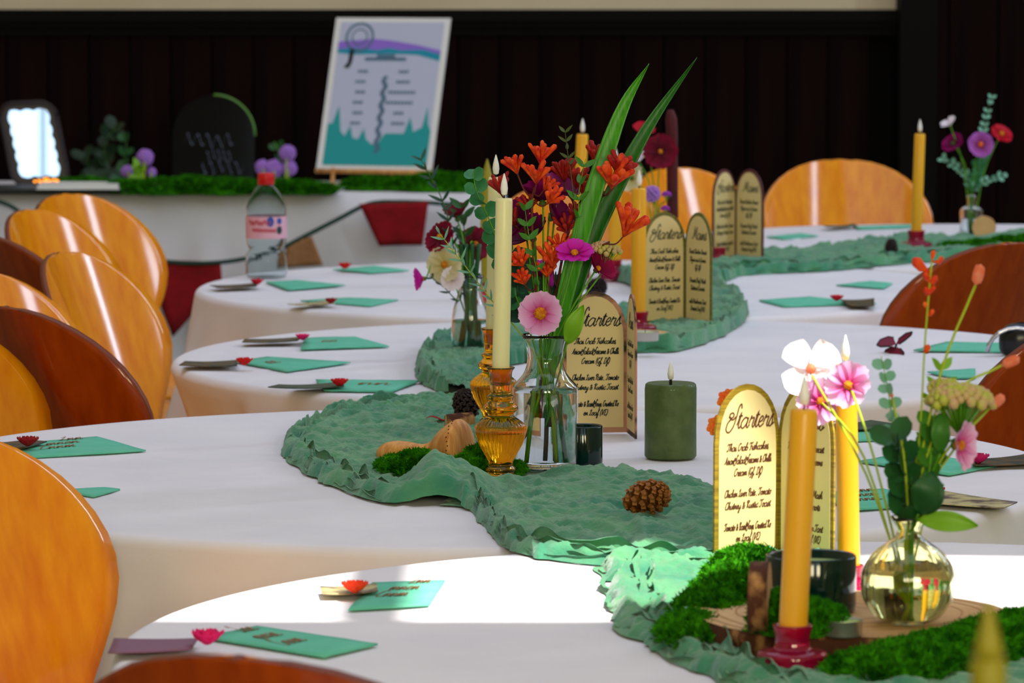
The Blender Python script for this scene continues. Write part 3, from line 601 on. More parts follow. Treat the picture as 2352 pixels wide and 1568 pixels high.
# votives
def votive(label, b, r, h, fill):
    t = thing('votive_glass', label, 'votive', b, 'dark green votive glasses')
    part('glass_body', MB().lathe([(r*.9,0),(r*.98,.002),(r,.008),(r,h-.002),(r-.001,h),(r-.003,h-.002),(r-.003,.006),(.0005,.005)], 48, b, True, False), MT['darkgreen'], t)
    part('wax_fill', MB().lathe([(r-.0035,h*.6),(r-.0035,h*.84),(.0005,h*.84)], 32, b), MT[fill], t, label='wax inside')
votive('dark green votive glass right of the carafe', PX(1338, 1070, TZ+.004), .0285, .058, 'lilac')
votive('dark green votive glass on the wood slice behind the front candle', PX(1862, 1402, TZ+.0365), .048, .060, 'tealwax')

# ------------------------------------------------------------------ vases
def glassvase(name, label, b, prof, wall, level, seg=64, m='clear', rib=None, group='glass vases'):
    t = thing(name, label, 'vase', b, group); P = dense(prof, 3)
    inner = [(max(.002, r-wall), max(z, .006)) for r, z in reversed(P) if z > .004]
    part('glass_body', MB().lathe(P+inner+[(.0005, .006)], seg, b, True, False, rib), MT[m], t)
    if level:
        W = [(max(.001, r-wall-.0004), max(z, .0066)) for r, z in P if z <= level and z > .004]
        part('water', MB().lathe([(.0005, .0066)]+W+[(W[-1][0], level), (.0005, level)], seg, b, False, False, rib), MT['water'], t)
    return t
VB = PX(1252, 1076, TZ+.006)
glassvase('glass_carafe', 'clear glass carafe of orange and pink flowers beside the amber holders', VB,
 [(.040,0),(.044,.003),(.0455,.010),(.0460,.050),(.0462,.108),(.0440,.118),(.036,.127),(.0295,.136),(.0260,.147),(.0250,.157),(.0272,.172),(.0330,.189)], .0022, .112)
VB2 = PX(1080, 812, TZ+.012)
glassvase('bottle_vase', 'dark stemmed glass vase behind the amber holders on the middle table', VB2, [(.030,0),(.033,.004),(.034,.02),(.032,.07),(.024,.10),(.020,.12),(.024,.14)], .002, .06, 40)
VB3 = PX(1512, 668, TZ+.004)
glassvase('bottle_vase', 'glass vase of the maroon bouquet hidden behind the middle menu card', VB3, [(.030,0),(.033,.004),(.034,.02),(.032,.06),(.022,.085),(.019,.10),(.023,.12)], .002, .05, 40)
VB4 = PX(2085, 1432, TZ+.0365)
ribg = lambda a, z: 1+.035*abs(cos(7*a))*max(0, min(1, z/.02))*max(0, min(1, (.085-z)/.02))
glassvase('globe_vase', 'ribbed pale glass globe vase on the big wood slice', VB4, [(.018,0),(.020,.002),(.034,.008),(.045,.025),(.0478,.042),(.045,.060),(.034,.076),(.022,.085),(.0135,.092),(.0125,.100),(.019,.112)], .003, .06, 112, 'olive_glass', ribg)
VB5 = PX(2231, 548, TZ+.006)
glassvase('bud_vase', 'small square shouldered bud vase on the far right table', VB5, [(.026,0),(.028,.003),(.0285,.05),(.0285,.072),(.018,.08),(.0125,.084),(.0120,.10),(.0130,.108)], .003, .05, 32)

# ------------------------------------------------------------------ flowers and foliage
def petal_mesh(name, m, L, W, cup=.15, notch=.12, curl=0, nu=7, nv=7):
    mb = MB()
    def fn(i, j):
        u = i/(nu-1); v = -1+2*j/(nv-1)
        w = W*.5*(.22+.78*sin(pi*min(.62, u*.62+.03))**.8)*(1 if u < .85 else 1-(u-.85)*.8)
        l = L*(u-(notch*(.5+.5*cos(v*3*pi))*.6+.10*v*v if u > .99 else 0)-.05*v*v*u)
        return V((l, v*w, cup*L*(v*v*.6+u*u*curl)+.03*L*sin(v*9)*u))
    mb.grid(fn, nu, nv); return mb.mesh(name, m)
def leafmesh(name, m, L, W, round_=False, bend=.12, nu=7, nv=5):
    mb = MB()
    def fn(i, j):
        u = i/(nu-1); v = -1+2*j/(nv-1); w = W*.5*(math.sqrt(max(0, 1-(2*u-1)**2)) if round_ else sin(pi*u**.8)**.9)
        return V((L*u, v*w+1e-5*v, bend*L*(.6*v*v*(1-u)+u*u*.5)))
    mb.grid(fn, nu, nv); return mb.mesh(name, m)
def stemtube(root, pts, r, m, name='stem', n=14):
    return part(name, MB().tube(bez(pts, n), r, 7), MT[m], root)
def bloom(name, label, base, head, nrm, dia, pm, n=8, cm='yellow', crad=.14, stem='stem', sr=.0014, group='cut flowers', cone=8, via=None, leaves=0, spin=0., skip=()):
    """a daisy-like flower on its stem; base = place in the vase, head = place of the centre"""
    base = V(base); head = V(head); t = thing(name, label, 'flower', base, group); nrm = V(nrm).normalized()
    Q = frame(nrm); r0 = dia*crad*.5
    pts = [base]+([V(via)] if via is not None else [base*.45+head*.55+V((0,0,(head-base).length*.08))])+[head-nrm*dia*.12, head-nrm*.002]
    stemtube(t, pts, sr, stem)
    part('calyx', MB().lathe([(sr, -dia*.13), (dia*.07, -dia*.10), (dia*.09, -dia*.03), (.0005, 0)], 10, head, m=Q.to_3x3()), MT['calyx'], t)
    for i in range(n):
        if i in skip: continue
        a = 2*pi*i/n+spin+random.uniform(-.06, .06)
        Mx = M4.Translation(head) @ Q @ M4.Rotation(a, 4, 'Z') @ M4.Translation((r0*.55, 0, 0)) @ M4.Rotation(-R(cone+random.uniform(-7, 7)), 4, 'Y') @ M4.Rotation(random.uniform(-.15, .15), 4, 'X')
        inst('petal', pm, t, Mx)
    mb = MB().ball(head+nrm*dia*.02, r0, 14, 8, (1, 1, 1))
    for i in range(40):
        f = i*2.399963; q = math.sqrt(i/40)*r0*.95
        p = Q.to_3x3() @ V((q*cos(f), q*sin(f), math.sqrt(max(0, r0*r0-q*q))))+head+nrm*dia*.02
        mb.ball(p, r0*.11, 5, 4)
    part('flower_centre', mb, MT[cm], t)
    for i in range(leaves): pass
    return t
def pm(name, m, dia, wf=.5, **k): return petal_mesh(name, m, dia*.46, dia*wf*.8, **k)
def sprig(name, label, pts, m, leaf, gap, group, stem='stem', sr=.0011, roundl=True, tilt=50, size=None, cat='foliage', alt=False, tip=True, toward=None):
    """stem with leaves in pairs, each leaf a part"""
    c = bez(pts, 60); t = thing(name, label, cat, c[0], group); part('stem', MB().tube(c, [sr*(1.2-.7*i/len(c)) for i in range(len(c))], 6), MT[stem], t)
    L = [0]
    for a, b in zip(c, c[1:]): L.append(L[-1]+(b-a).length)
    d = gap*.6; k = 0; tot = L[-1]
    while d < tot:
        i = next(j for j in range(len(L)) if L[j] >= d); p = c[i]; T = (c[min(i+1, len(c)-1)]-c[max(0, i-1)]).normalized()
        s = size(d/tot) if size else 1
        for side in ((0,) if alt else (0, 1)):
            az = k*(pi*.5+.25)+side*pi+random.uniform(-.35, .35) if not alt else k*2.4
            X = T.orthogonal().normalized(); X = (Quaternion(T, az) @ X)
            if toward is not None:
                X = V((X.x*1.0, X.y*.55, X.z*.6)).normalized()
            dirv = (X*sin(R(tilt))+T*cos(R(tilt))).normalized(); nz = T-dirv*T.dot(dirv)
            if toward is not None: nz = (nz.normalized()*.45+V(toward).normalized()); nz = nz-dirv*nz.dot(dirv)
            nz.normalize(); yv = nz.cross(dirv)
            Mx = M4((dirv, yv, nz)).transposed().to_4x4(); Mx = M4.Translation(p) @ Mx @ M4.Scale(s*random.uniform(.88, 1.12), 4)
            inst('leaf', leaf, t, Mx)
        d += gap*(.75+.25*s); k += 1
    return t
def budcluster(mb, p, d, s, n=10, spread=36):
    """fan of tubular buds"""
    Q = frame(d).to_3x3()
    for i in range(n):
        a = i*2.399963; q = math.sqrt((i+.5)/n)*R(spread); v = Q @ V((sin(q)*cos(a), sin(q)*sin(a), cos(q)))
        l = s*random.uniform(.75, 1.1); e = p+v*l; w = Q @ V((cos(a), sin(a), 0)); r = s*.10*random.uniform(.8, 1.2)
        mb.tube([p, p+v*l*.35, p+v*l*.75+w*s*.05, e+w*s*.12, e+w*s*.16+v*s*.06], [r*.4, r*.7, r*1.05, r*1.1, r*.35], 7)
    return mb
FG2 = 'flowers of the carafe bouquet'
Y0 = VB.y; mouth = VB+V((0, 0, .16)); foot = lambda dx, dz=None, dy=0: VB+V((dx, dy, dz if dz else .05+.04*abs(sin(dx*400+1))))
def H(px, py, dy=0): return PD(px, py, Y0+dy)
PK = pm('petal', P_PINK, .060, .62); MG = pm('petal', P_MAG, .056, .5); CR = pm('petal', P_CRIM, .056, .6); PL = pm('petal', P_PLUM, .076, .6)
bloom('cosmos', 'pale pink cosmos with yellow centre at the mouth of the carafe', foot(.012), H(1241,720,-.05), (-.08,-.97,.18), .060, PK, 9, cm='yellow', crad=.30, group=FG2, cone=10, via=mouth+V((-.004,-.012,.0)))
bloom('cosmos', 'bright magenta cosmos tipped upward above the pale pink cosmos', foot(-.012), H(1320,583,-.04), (-.05,-.5,.86), .054, MG, 8, cm='yellow', crad=.20, group=FG2, cone=14, via=mouth+V((.01,-.01,.02)))
bloom('cosmos', 'crimson cosmos drooping right under the magenta cosmos', foot(-.018), H(1372,618,-.02), (.45,-.35,.45), .052, CR, 8, cm='yellow', crad=.16, group=FG2, cone=30, via=mouth+V((.014,-.005,.02)), skip=(5,))
bloom('cosmos', 'plum cosmos seen from behind under the orange kangaroo paw', foot(.0), H(1246,462,.02), (-.1,.35,.9), .064, PL, 8, cm='calyx', crad=.12, group=FG2, cone=52, via=mouth+V((-.002,0,.06)))
bloom('cosmos', 'second plum cosmos lower left, half hidden by stems', foot(.004), H(1222,545,.03), (-.5,-.4,.6), .062, PL, 8, cm='calyx', crad=.12, group=FG2, cone=30, via=mouth+V((-.008,0,.05)))
bloom('cosmos', 'small plum cosmos between the stems right of centre', foot(.008), H(1268,500,.04), (.7,-.3,.5), .05, PL, 7, cm='calyx', crad=.12, group=FG2, cone=35, via=mouth+V((.0,0,.05)))
bloom('cosmos', 'plum cosmos just right of the front ivory candle', foot(.002), H(1196,508,.03), (-.6,-.5,.5), .066, PL, 8, cm='calyx', crad=.12, group=FG2, cone=25, via=mouth+V((-.01,0,.05)))
bloom('cosmos', 'plum cosmos just below the topmost orange cluster', foot(.006), H(1282,448,.05), (.3,-.3,.8), .064, PL, 8, cm='calyx', crad=.12, group=FG2, cone=35, via=mouth+V((.002,0,.06)))
bloom('cosmos', 'magenta cosmos low behind the stems over the carafe mouth', foot(.004), H(1240,640,.05), (-.2,-.9,.2), .05, MG, 8, cm='calyx', crad=.14, group=FG2, cone=20, via=mouth+V((-.002,.006,.03)))
def paw(label, base, trunk, tips, m='paw', sr=.0021):
    t = thing('kangaroo_paw', label, 'flower', V(base), FG2)
    tr = bez([V(base)]+trunk, 24); part('stem', MB().tube(tr, [sr*(1.15-.45*i/len(tr)) for i in range(len(tr))], 7), MT['stem_red'], t)
    for (px, py, dy, at, s, mm) in tips:
        j = tr[int(at*(len(tr)-1))]; e = H(px, py, dy); d = (e-j).normalized()*.6+V((0,0,.5)); s0 = e-d.normalized()*s*.5
        part('branch', MB().tube(bez([j, j*.45+s0*.55-V((0,0,.006)), s0], 8), .0011, 6), MT['stem_red'], t)
        part('flower_cluster', budcluster(MB(), s0, d, s), MT[mm], t)
    return t
paw('orange kangaroo paw stem rising highest at the left of the bouquet', foot(-.004), [mouth+V((-.006,0,.01)), H(1226,600,.0), H(1222,470,.0), H(1228,430,0)],
    [(1183,378,-.01,.82,.026,'paw'),(1243,352,0,.97,.030,'paw'),(1234,398,-.02,.9,.030,'paw'),(1272,452,-.02,.8,.028,'paw'),(1192,596,-.03,.5,.028,'paw'),(1145,425,.03,.62,.028,'paw_dark'),(1172,500,.02,.66,.026,'paw_dark'),(1258,420,.01,.9,.024,'paw'),(1212,470,.02,.75,.024,'paw_dark'),(1200,640,-.03,.42,.022,'paw')])
paw('deep red kangaroo paw stem behind the jasmine vine', foot(.006), [mouth+V((.004,.005,.01)), H(1290,600,.03), H(1318,480,.03), H(1300,440,.03)],
    [(1294,392,.03,.97,.032,'paw_dark'),(1326,408,.03,.85,.030,'paw_dark'),(1372,355,.03,.7,.030,'paw_dark'),(1330,490,.02,.6,.028,'paw_dark'),(1268,590,-.02,.45,.032,'paw'),(1300,520,.01,.65,.026,'paw_dark'),(1345,430,.02,.8,.026,'paw_dark'),(1285,560,.0,.5,.026,'paw'),(1255,620,-.01,.4,.022,'paw')])
paw('orange kangaroo paw stem leaning right behind the strap leaves', foot(.0, .012, .01), [mouth+V((.008,.008,.01)), H(1330,610,.03), H(1366,480,.02), H(1388,440,.0)],
    [(1412,402,-.03,.97,.042,'paw'),(1430,385,-.02,.9,.034,'paw_dark')])
paw('orange kangaroo paw reaching far right with one bright cluster', foot(.01, .012, .01), [mouth+V((.012,.005,.01)), H(1340,600,.0), H(1400,555,-.02)],
    [(1448,510,-.03,.98,.044,'paw')])
def strap(label, pts, w, m, base):
    P = bez([V(base)]+pts, 40); t = thing('strap_leaf', label, 'leaf', V(base), FG2); mb = MB(); n = len(P)
    def fn(i, j):
        u = i/(n-1); T = (P[min(i+1, n-1)]-P[max(0, i-1)]).normalized(); S = T.cross(V((.12, 1, .0))).normalized(); v = -1+2*j/6
        ww = w*.5*(1 if u < .62 else max(.0, 1-((u-.62)/.38)**1.5))*(.5+.5*min(1, u*2.6))
        return P[i]+S*v*ww+V((0, .0035*(1-v*v), 0))
    mb.grid(fn, n, 7); part('blade', mb, MT[m], t, sol=.0007)
strap('bright green strap leaf with a yellow tip, left of the pair', [mouth+V((.012,-.006,.01)), H(1318,600,-.01), H(1370,420,-.01), H(1430,250,-.0), H(1491,146,.01)], .0255, 'strap', foot(-.004))
strap('darker green strap leaf leaning further right', [mouth+V((.018,-.002,.01)), H(1345,590,.01), H(1410,440,.01), H(1490,290,.01), H(1601,132,.02)], .0235, 'strap_dark', foot(-.014))
EUC = leafmesh('leaf', MT['euc'], .0255, .025, True); EUD = leafmesh('leaf', MT['euc_dark'], .030, .030, True); EUP = leafmesh('leaf', MT['euc_pale'], .017, .010)
sprig('eucalyptus_sprig', 'eucalyptus sprig of round leaves left of the ivory candles', [foot(.002), mouth+V((-.014,0,.01)), H(1170,640,.02), H(1130,520,.01), H(1095,440,.0), H(1087,395,0)], None, EUC, .0205, FG2, 'stem', .0011, size=lambda q: 0 if q < .36 else 1.15-.35*q, toward=(0,-1,.25))
sprig('eucalyptus_sprig', 'dark eucalyptus leaves crowding the carafe mouth behind the candle', [foot(.006), mouth+V((-.012,.004,.0)), H(1195,700,.02), H(1190,640,.02), H(1200,590,.03)], None, EUD, .013, FG2, 'stem_dark', .0012, size=lambda q: 0 if q < .60 else 1.0, toward=(0,-1,.2))
sprig('eucalyptus_sprig', 'short dark eucalyptus sprig low in the middle of the bouquet', [foot(.0), mouth+V((.004,.01,.01)), H(1265,690,.03), H(1280,640,.03)], None, EUD, .015, FG2, 'stem_dark', .0012, size=lambda q: 0 if q < .66 else .8, toward=(0,-1,.2))
sprig('eucalyptus_sprig', 'thin spiky sprig of tiny grey leaves leaning far left', [foot(.008), mouth+V((-.016,0,.004)), H(1130,690,.03), H(1060,600,.02), H(1003,528,.02)], None, leafmesh('leaf', MT['euc_pale'], .020, .0035), .012, FG2, 'stem_lime', .0010, size=lambda q: 0 if q < .45 else 1.0, toward=(0,-1,.2))
sprig('jasmine_vine', 'dark jasmine vine curling at the top of the bouquet', [foot(.006), mouth+V((.004,0,.01)), H(1318,560,.0), H(1316,440,-.01), H(1303,345,-.01), H(1298,302,-.01)], None, leafmesh('leaf', MT['vine'], .016, .005), .012, FG2, 'vine', .0009, size=lambda q: 0 if q < .86 else 1.0, toward=(0,-1,.3))
sprig('leafy_sprig', 'small pointed green leaves among the orange stems', [foot(.002), mouth+V((-.004,-.006,.01)), H(1235,640,-.02), H(1215,540,-.02), H(1205,475,-.02)], None, leafmesh('leaf', MT['leaf'], .020, .009), .022, FG2, 'stem', .0008, size=lambda q: 0 if q < .5 else 1.0, toward=(0,-1,.2))
sprig('leafy_sprig', 'pointed green leaves beside the ochre candle behind the bouquet', [foot(.002), mouth+V((.004,-.006,.01)), H(1322,540,-.01), H(1330,440,-.01), H(1345,365,-.01)], None, leafmesh('leaf', MT['leaf'], .022, .009), .024, FG2, 'stem', .0008, size=lambda q: 0 if q < .72 else 1.0, toward=(0,-1,.2))
def bigleaf(label, base, tip, mid, w, m, group, stem='stem', sr=.0012, foot_=None):
    t = thing('broad_leaf', label, 'leaf', V(foot_ if foot_ is not None else base), group); base = V(base); tip = V(tip); P = bez([base, V(mid), tip], 12); mb = MB(); n = len(P)
    if foot_ is not None: part('stem', MB().tube(bez([V(foot_), V(foot_)*.3+base*.7+V((0,.004,0)), base], 8), sr, 6), MT[stem], t)
    def fn(i, j):
        u = i/(n-1); T = (P[min(i+1, n-1)]-P[max(0, i-1)]).normalized(); S = T.cross(V((.1, 1, -.35))).normalized(); v = -1+2*j/6
        return P[i]+S*v*w*.5*(max(.02, sin(pi*u**.85)))**.8+V((0, -.004*v*v, 0))
    mb.grid(fn, n, 7); part('blade', mb, MT[m], t, sol=.0006)
bigleaf('broad lime leaf overlapping the left edge of the menu card', H(1302,790,-.03), H(1340,700,-.04), H(1318,745,-.045), .026, 'leaf_lime', FG2, foot_=foot(.0,.06))
def umbel(name, label, base, head, r, m, group, n=60, stem='stem', via=None, flat=.45, bud=.16, sr=.0012, full=False):
    base = V(base); head = V(head); t = thing(name, label, 'flower', base, group)
    stemtube(t, [base, V(via) if via is not None else base*.4+head*.6+V((0,0,.02)), head-V((0,0,r*.8))], sr, stem); mb = MB(); ms = MB()
    for i in range(n):
        f = i*2.399963; q = math.sqrt((i+.5)/n); d = V((q*cos(f), q*sin(f), math.sqrt(max(0, 1-q*q))*flat+.1))*r
        if full: zz = 1-2*(i+.5)/n; qq = math.sqrt(1-zz*zz); d = V((qq*cos(f), qq*sin(f), zz))*r*.85
        ms.tube([head-V((0,0,r*.8)), head+d], r*.018, 4, False); mb.ball(head+d, r*bud*random.uniform(.8, 1.2), 6, 4)
    part('florets', mb, MT[m], t); part('stalks', ms, MT[stem], t); return t
umbel('sedum_head', 'green and pink sedum head right of the magenta cosmos', foot(.01), H(1386,590,.0), .024, 'sedum', FG2, via=mouth+V((.014,0,.02)), flat=.7)
for i, (dx, x2, top) in enumerate(((-.020, -.006, .17), (.012, .002, .17), (.022, .006, .15))):
    single('cut_stem', MB().tube(bez([foot(dx, .010), foot((dx+x2)/2, .09), foot(x2, top)], 10), .0026, 8), MT[('stem', 'stem_lime', 'stem_dark')[i]], ('thick bright green stem slanting to the left foot of the carafe', 'pale lime stem in the middle of the carafe', 'thick dark stem at the right inside the carafe')[i], 'stem', FG2, foot(dx, .010))

# bouquet on the middle table, behind at left
F2 = 'flowers of the bouquet behind the ivory candles'; Y2 = VB2.y; m2 = VB2+V((0,0,.125)); f2 = lambda dx: VB2+V((dx, 0, .014))
def H2(px, py, dy=0): return PD(px, py, Y2+dy)
MAR = pm('petal', P_MAROON, .066, .6); CRM = pm('petal', P_CREAM, .07, .55); MG2 = pm('petal', P_MAG, .05, .6)
bloom('cosmos', 'maroon cosmos with spread petals over the red pennant', f2(.006), H2(1012,545), (-.5,-.5,.4), .082, MAR, 7, cm='yellow', crad=.14, group=F2, cone=6, via=m2+V((-.02,0,.06)))
bloom('cosmos', 'maroon cosmos right beside the eucalyptus sprig', f2(.0), H2(1092,560,.03), (.2,-.8,.3), .062, MAR, 8, cm='yellow', crad=.16, group=F2, cone=10, via=m2+V((.0,0,.06)))
bloom('cosmos', 'upright maroon petals at the top of the left bouquet', f2(.003), H2(1050,500,.03), (-.2,-.2,.9), .060, MAR, 6, cm='calyx', crad=.14, group=F2, cone=45, via=m2+V((-.01,0,.06)))
bloom('cosmos', 'cream cosmos facing left below the maroon ones', f2(.01), H2(1022,608,-.02), (-.35,-.85,.1), .064, CRM, 8, cm='yellow', crad=.2, group=F2, cone=8, via=m2+V((-.02,0,.04)))
bloom('cosmos', 'magenta bloom hanging at the far left of the left bouquet', f2(.012), H2(972,640,-.02), (-.95,-.25,-.1), .046, MG2, 8, cm='yellow', crad=.2, group=F2, cone=35, via=m2+V((-.05,0,.05)))
bloom('cosmos', 'pale lilac bloom low in the left bouquet', f2(.004), H2(1040,640,-.03), (-.2,-.9,.2), .046, pm('petal', P_WHITE, .046, .6), 8, cm='calyx', crad=.16, group=F2, cone=8, via=m2+V((-.01,0,.03)))
SPK = leafmesh('leaf', MT['euc_dark'], .026, .006)
sprig('grass_spray', 'thin dark spray rising left in front of the red pennant', [f2(.01), m2+V((-.008,0,.02)), H2(1045,580), H2(1020,470), H2(965,362)], None, SPK, .020, F2, 'stem_dark', .0016, size=lambda q: 0 if q < .45 else 1.1, toward=(0,-1,.2))
sprig('grass_spray', 'dark leafy filler spray above the left vase', [f2(.0), m2+V((.0,0,.02)), H2(1075,620,.02), H2(1062,480,.02)], None, leafmesh('leaf', MT['leaf_dark'], .03, .012), .016, F2, 'stem_dark', .0016, size=lambda q: 0 if q < .3 else 1.0, toward=(0,-1,.2))
sprig('grass_spray', 'thin budded spray reaching left below the cream cosmos', [f2(.008), m2+V((-.01,0,.01)), H2(1055,690,-.02), H2(1020,660,-.02), H2(985,632,-.02)], None, SPK, .022, F2, 'stem_dark', .0013, size=lambda q: 0 if q < .4 else .7, toward=(0,-1,.2))
for i, (dx, x2) in enumerate(((-.012, -.004), (.0, .002), (.012, .008), (.006, -.008))):
    single('cut_stem', MB().tube(bez([f2(dx), VB2+V((x2, .004*i, .10)), m2+V((x2*2, 0, .07))], 8), .0045, 8), MT['leaf_dark'], ('leftmost', 'middle', 'rightmost', 'rearmost')[i]+' dark stem in the bunch filling the left bottle vase', 'stem', F2, f2(dx))

# maroon bouquet behind the middle menu card
F3 = 'flowers of the maroon bouquet'; Y3 = VB3.y; m3 = VB3+V((0,0,.105)); f3 = lambda dx: VB3+V((dx, 0, .014))
def H3(px, py, dy=0): return PD(px, py, Y3+dy)
t = thing('plume_flower', 'tall dark red plume standing upright in the maroon bouquet', 'flower', f3(.006), F3)
P = bez([f3(.006), m3, H3(1545,480), H3(1543,360), H3(1540,262)], 30); part('stem', MB().tube(P, .002, 6), MT['stem_red'], t)
mb = MB().tube(bez([H3(1545,500), H3(1544,380), H3(1543,300), H3(1540,252)], 20), [.012]*10+[.0125]*6+[.011, .009, .006, .003, .001][:5], 14); part('plume', mb, MT['crimson'], t)
bloom('cosmos', 'big dark crimson cosmos facing us against the dark wall', f3(.0), H3(1517,348,-.03), (0,-1,.15), .074, pm('petal', P_MAROON, .074, .85), 8, cm='yellow', crad=.14, group=F3, cone=4, via=m3+V((-.002,-.01,.1)))
bloom('cosmos', 'orange red bloom behind the top of the dark strap leaf', f3(.003), H3(1478,303,.02), (.2,-.5,.8), .055, pm('petal', P_RED, .055, .6), 7, cm='orange_f', crad=.16, group=F3, cone=25, via=m3+V((-.01,0,.12)))
umbel('scabious', 'lilac scabious head beside the ochre candle', f3(.0), H3(1498,445,-.04), .017, 'lilac', F3, n=50, via=m3+V((-.005,-.01,.06)), flat=.8, bud=.24, full=True)
umbel('scabious', 'violet bud head under the maroon cosmos', f3(.004), H3(1531,452,-.04), .010, 'violet', F3, n=30, via=m3+V((.0,-.01,.06)), flat=.9, bud=.26)
umbel('scabious', 'smaller violet bud low beside the dark red plume', f3(.006), H3(1528,484,-.04), .009, 'violet', F3, n=30, via=m3+V((.0,-.01,.04)), flat=.9, bud=.26)
bloom('cosmos', 'cream bloom behind the orange kangaroo paw', f3(-.004), H3(1452,410,.0), (-.4,-.8,.3), .06, CRM, 7, cm='calyx', crad=.16, group=F3, cone=20, via=m3+V((-.02,0,.08)))
bloom('cosmos', 'small white bloom beside the dark strap leaf', f3(-.002), H3(1464,362,.0), (-.2,-.6,.7), .04, pm('petal', P_WHITE, .04, .6), 7, cm='calyx', crad=.16, group=F3, cone=15, via=m3+V((-.014,0,.1)))

# bouquet in the globe vase
F4 = 'flowers of the globe vase bouquet'; Y4 = VB4.y; m4 = VB4+V((0,0,.104)); f4 = lambda dx, dz=.012: VB4+V((dx, 0, dz))
def H4(px, py, dy=0): return PD(px, py, Y4+dy)
WH = pm('petal', P_WHITE, .076, .58, cup=.25, notch=.02); PK4 = pm('petal', P_PINK, .056, .5, cup=.3); LI4 = pm('petal', P_LILAC, .05, .5)
bloom('white_cosmos', 'large white bloom glowing in the sun above the front menu card', f4(.006), H4(1862,848,.42), (.0,-.85,.4), .074, WH, 4, cm='salmon', crad=.16, group=F4, cone=6, via=H4(1990,1090,.12), spin=.75, stem='stem_lime')
bloom('cosmos', 'pink cosmos with yellow centre in front of the sunlit candle', f4(.004), H4(1950,886,.30), (-.35,-.85,.35), .052, PK4, 8, cm='yellow', crad=.22, group=F4, cone=10, via=H4(2010,1060,.1), stem='stem_lime')
bloom('cosmos', 'pink cosmos half hidden behind the flame of the front candle', f4(.002), H4(1885,922,.40), (-.15,-.9,.2), .044, PK4, 8, cm='yellow', crad=.24, group=F4, cone=10, via=H4(1985,1050,.1), stem='stem_lime')
bloom('cosmos', 'pink cosmos at the right of the globe bouquet, seen half from the side', f4(-.004), H4(2200,1022,-.02), (.75,-.5,.0), .062, PK4, 7, cm='yellow', crad=.2, group=F4, cone=22, via=H4(2140,1110,.0), stem='stem_lime')
t = thing('crocosmia_spike', 'tall orange crocosmia spike in front of the dark brown chair', 'flower', f4(.0), F4)
P = bez([f4(.0), m4, H4(2112,1000), H4(2125,780), H4(2140,600)], 30); part('stem', MB().tube(P, .0011, 6), MT['stem_lime'], t)
for (px, py, s, dx) in ((2142,588,.009,.2),(2118,616,.020,-1),(2156,602,.010,.8),(2131,640,.012,-.6),(2140,650,.013,.7),(2133,676,.012,-.6),(2139,668,.009,.8),(2128,704,.008,-.6),(2136,722,.009,.8),(2126,808,.012,.4)):
    e = H4(px, py); q = min(P, key=lambda p: (p-e).length); d = V((dx*.6, -.3, .7)).normalized()
    part('floret', MB().tube([q, q*.6+e*.4, e, e+d*s*.5, e+d*s*.75], [.0006, s*.10, s*.24, s*.30, s*.08], 8), MT['paw' if s > .0085 else 'orange_f'], t)
def budhead(label, head, d, via, s):
    t = thing('salmon_burnet', label, 'flower', f4(.0), F4); d = V(d).normalized(); head = V(head)
    stemtube(t, [f4(.0), m4, V(via), head-d*s], .0014, 'stem_lime'); mb = MB(); Q = frame(d).to_3x3()
    mb.lathe([(.0005, -s), (s*.36, -s*.7), (s*.46, 0), (s*.36, s*.7), (.0005, s*.95)], 14, head, False, False, m=Q)
    for i in range(70):
        z = -.7+1.5*i/70; f = i*2.399963; r = .46*math.sqrt(max(0, 1-z*z*.8)); mb.ball(head+Q @ V((r*cos(f), r*sin(f), z))*s, s*.10, 5, 3)
    part('florets', mb, MT['salmon'], t)
budhead('salmon bud head on the tallest lime stem before the dark chair', H4(2247,630), (.25,0,1), H4(2160,860), .0115)
budhead('salmon bud head pointing right before the reddish chair', H4(2322,830), (.9,-.1,.4), H4(2180,920), .0105)
budhead('lower salmon bud head beside the sedum of the globe bouquet', H4(2290,922), (.7,-.1,.6), H4(2200,1020), .0105)
budhead('short red bud on a thin stem left of the crocosmia', H4(2047,905,.05), (-.3,0,1), H4(2075,1040), .004)
umbel('sedum_head', 'yellow green sedum head at the right of the globe bouquet', f4(.004), H4(2205,940), .034, 'sedum', F4, n=90, via=H4(2110,1080), flat=.6, bud=.15)
umbel('sedum_head', 'smaller yellow green sedum head left of the bigger one', f4(.002), H4(2170,905,.02), .018, 'sedum', F4, n=50, via=H4(2105,1080), flat=.7, bud=.18)
EU4 = leafmesh('leaf', MT['euc_pale'], .016, .014, True); EU5 = leafmesh('leaf', MT['leaf'], .030, .024, True); EU6 = leafmesh('leaf', MT['leaf_dark'], .034, .028, True)
sprig('eucalyptus_sprig', 'pale eucalyptus sprig with a lime tip in front of the butterfly', [f4(.004), m4, H4(2060,1060,.03), H4(2042,910,.05), H4(2024,818,.05)], None, EU4, .0145, F4, 'stem', .0010, size=lambda q: 0 if q < .42 else 1.1-.2*q, toward=(0,-1,.3))
sprig('eucalyptus_sprig', 'dense dark eucalyptus leaves stacked over the globe vase mouth', [f4(.0), m4, H4(2080,1130), H4(2075,1060), H4(2050,1000)], None, EU6, .012, F4, 'stem_dark', .0014, size=lambda q: 0 if q < .45 else 1.0-.2*q, toward=(0,-1,.3))
sprig('eucalyptus_sprig', 'bright green leaves fanning up in the middle of the globe bouquet', [f4(.002), m4, H4(2130,1100), H4(2140,1010), H4(2145,950)], None, EU5, .015, F4, 'stem', .0014, size=lambda q: 0 if q < .45 else .9-.2*q, toward=(0,-1,.3))
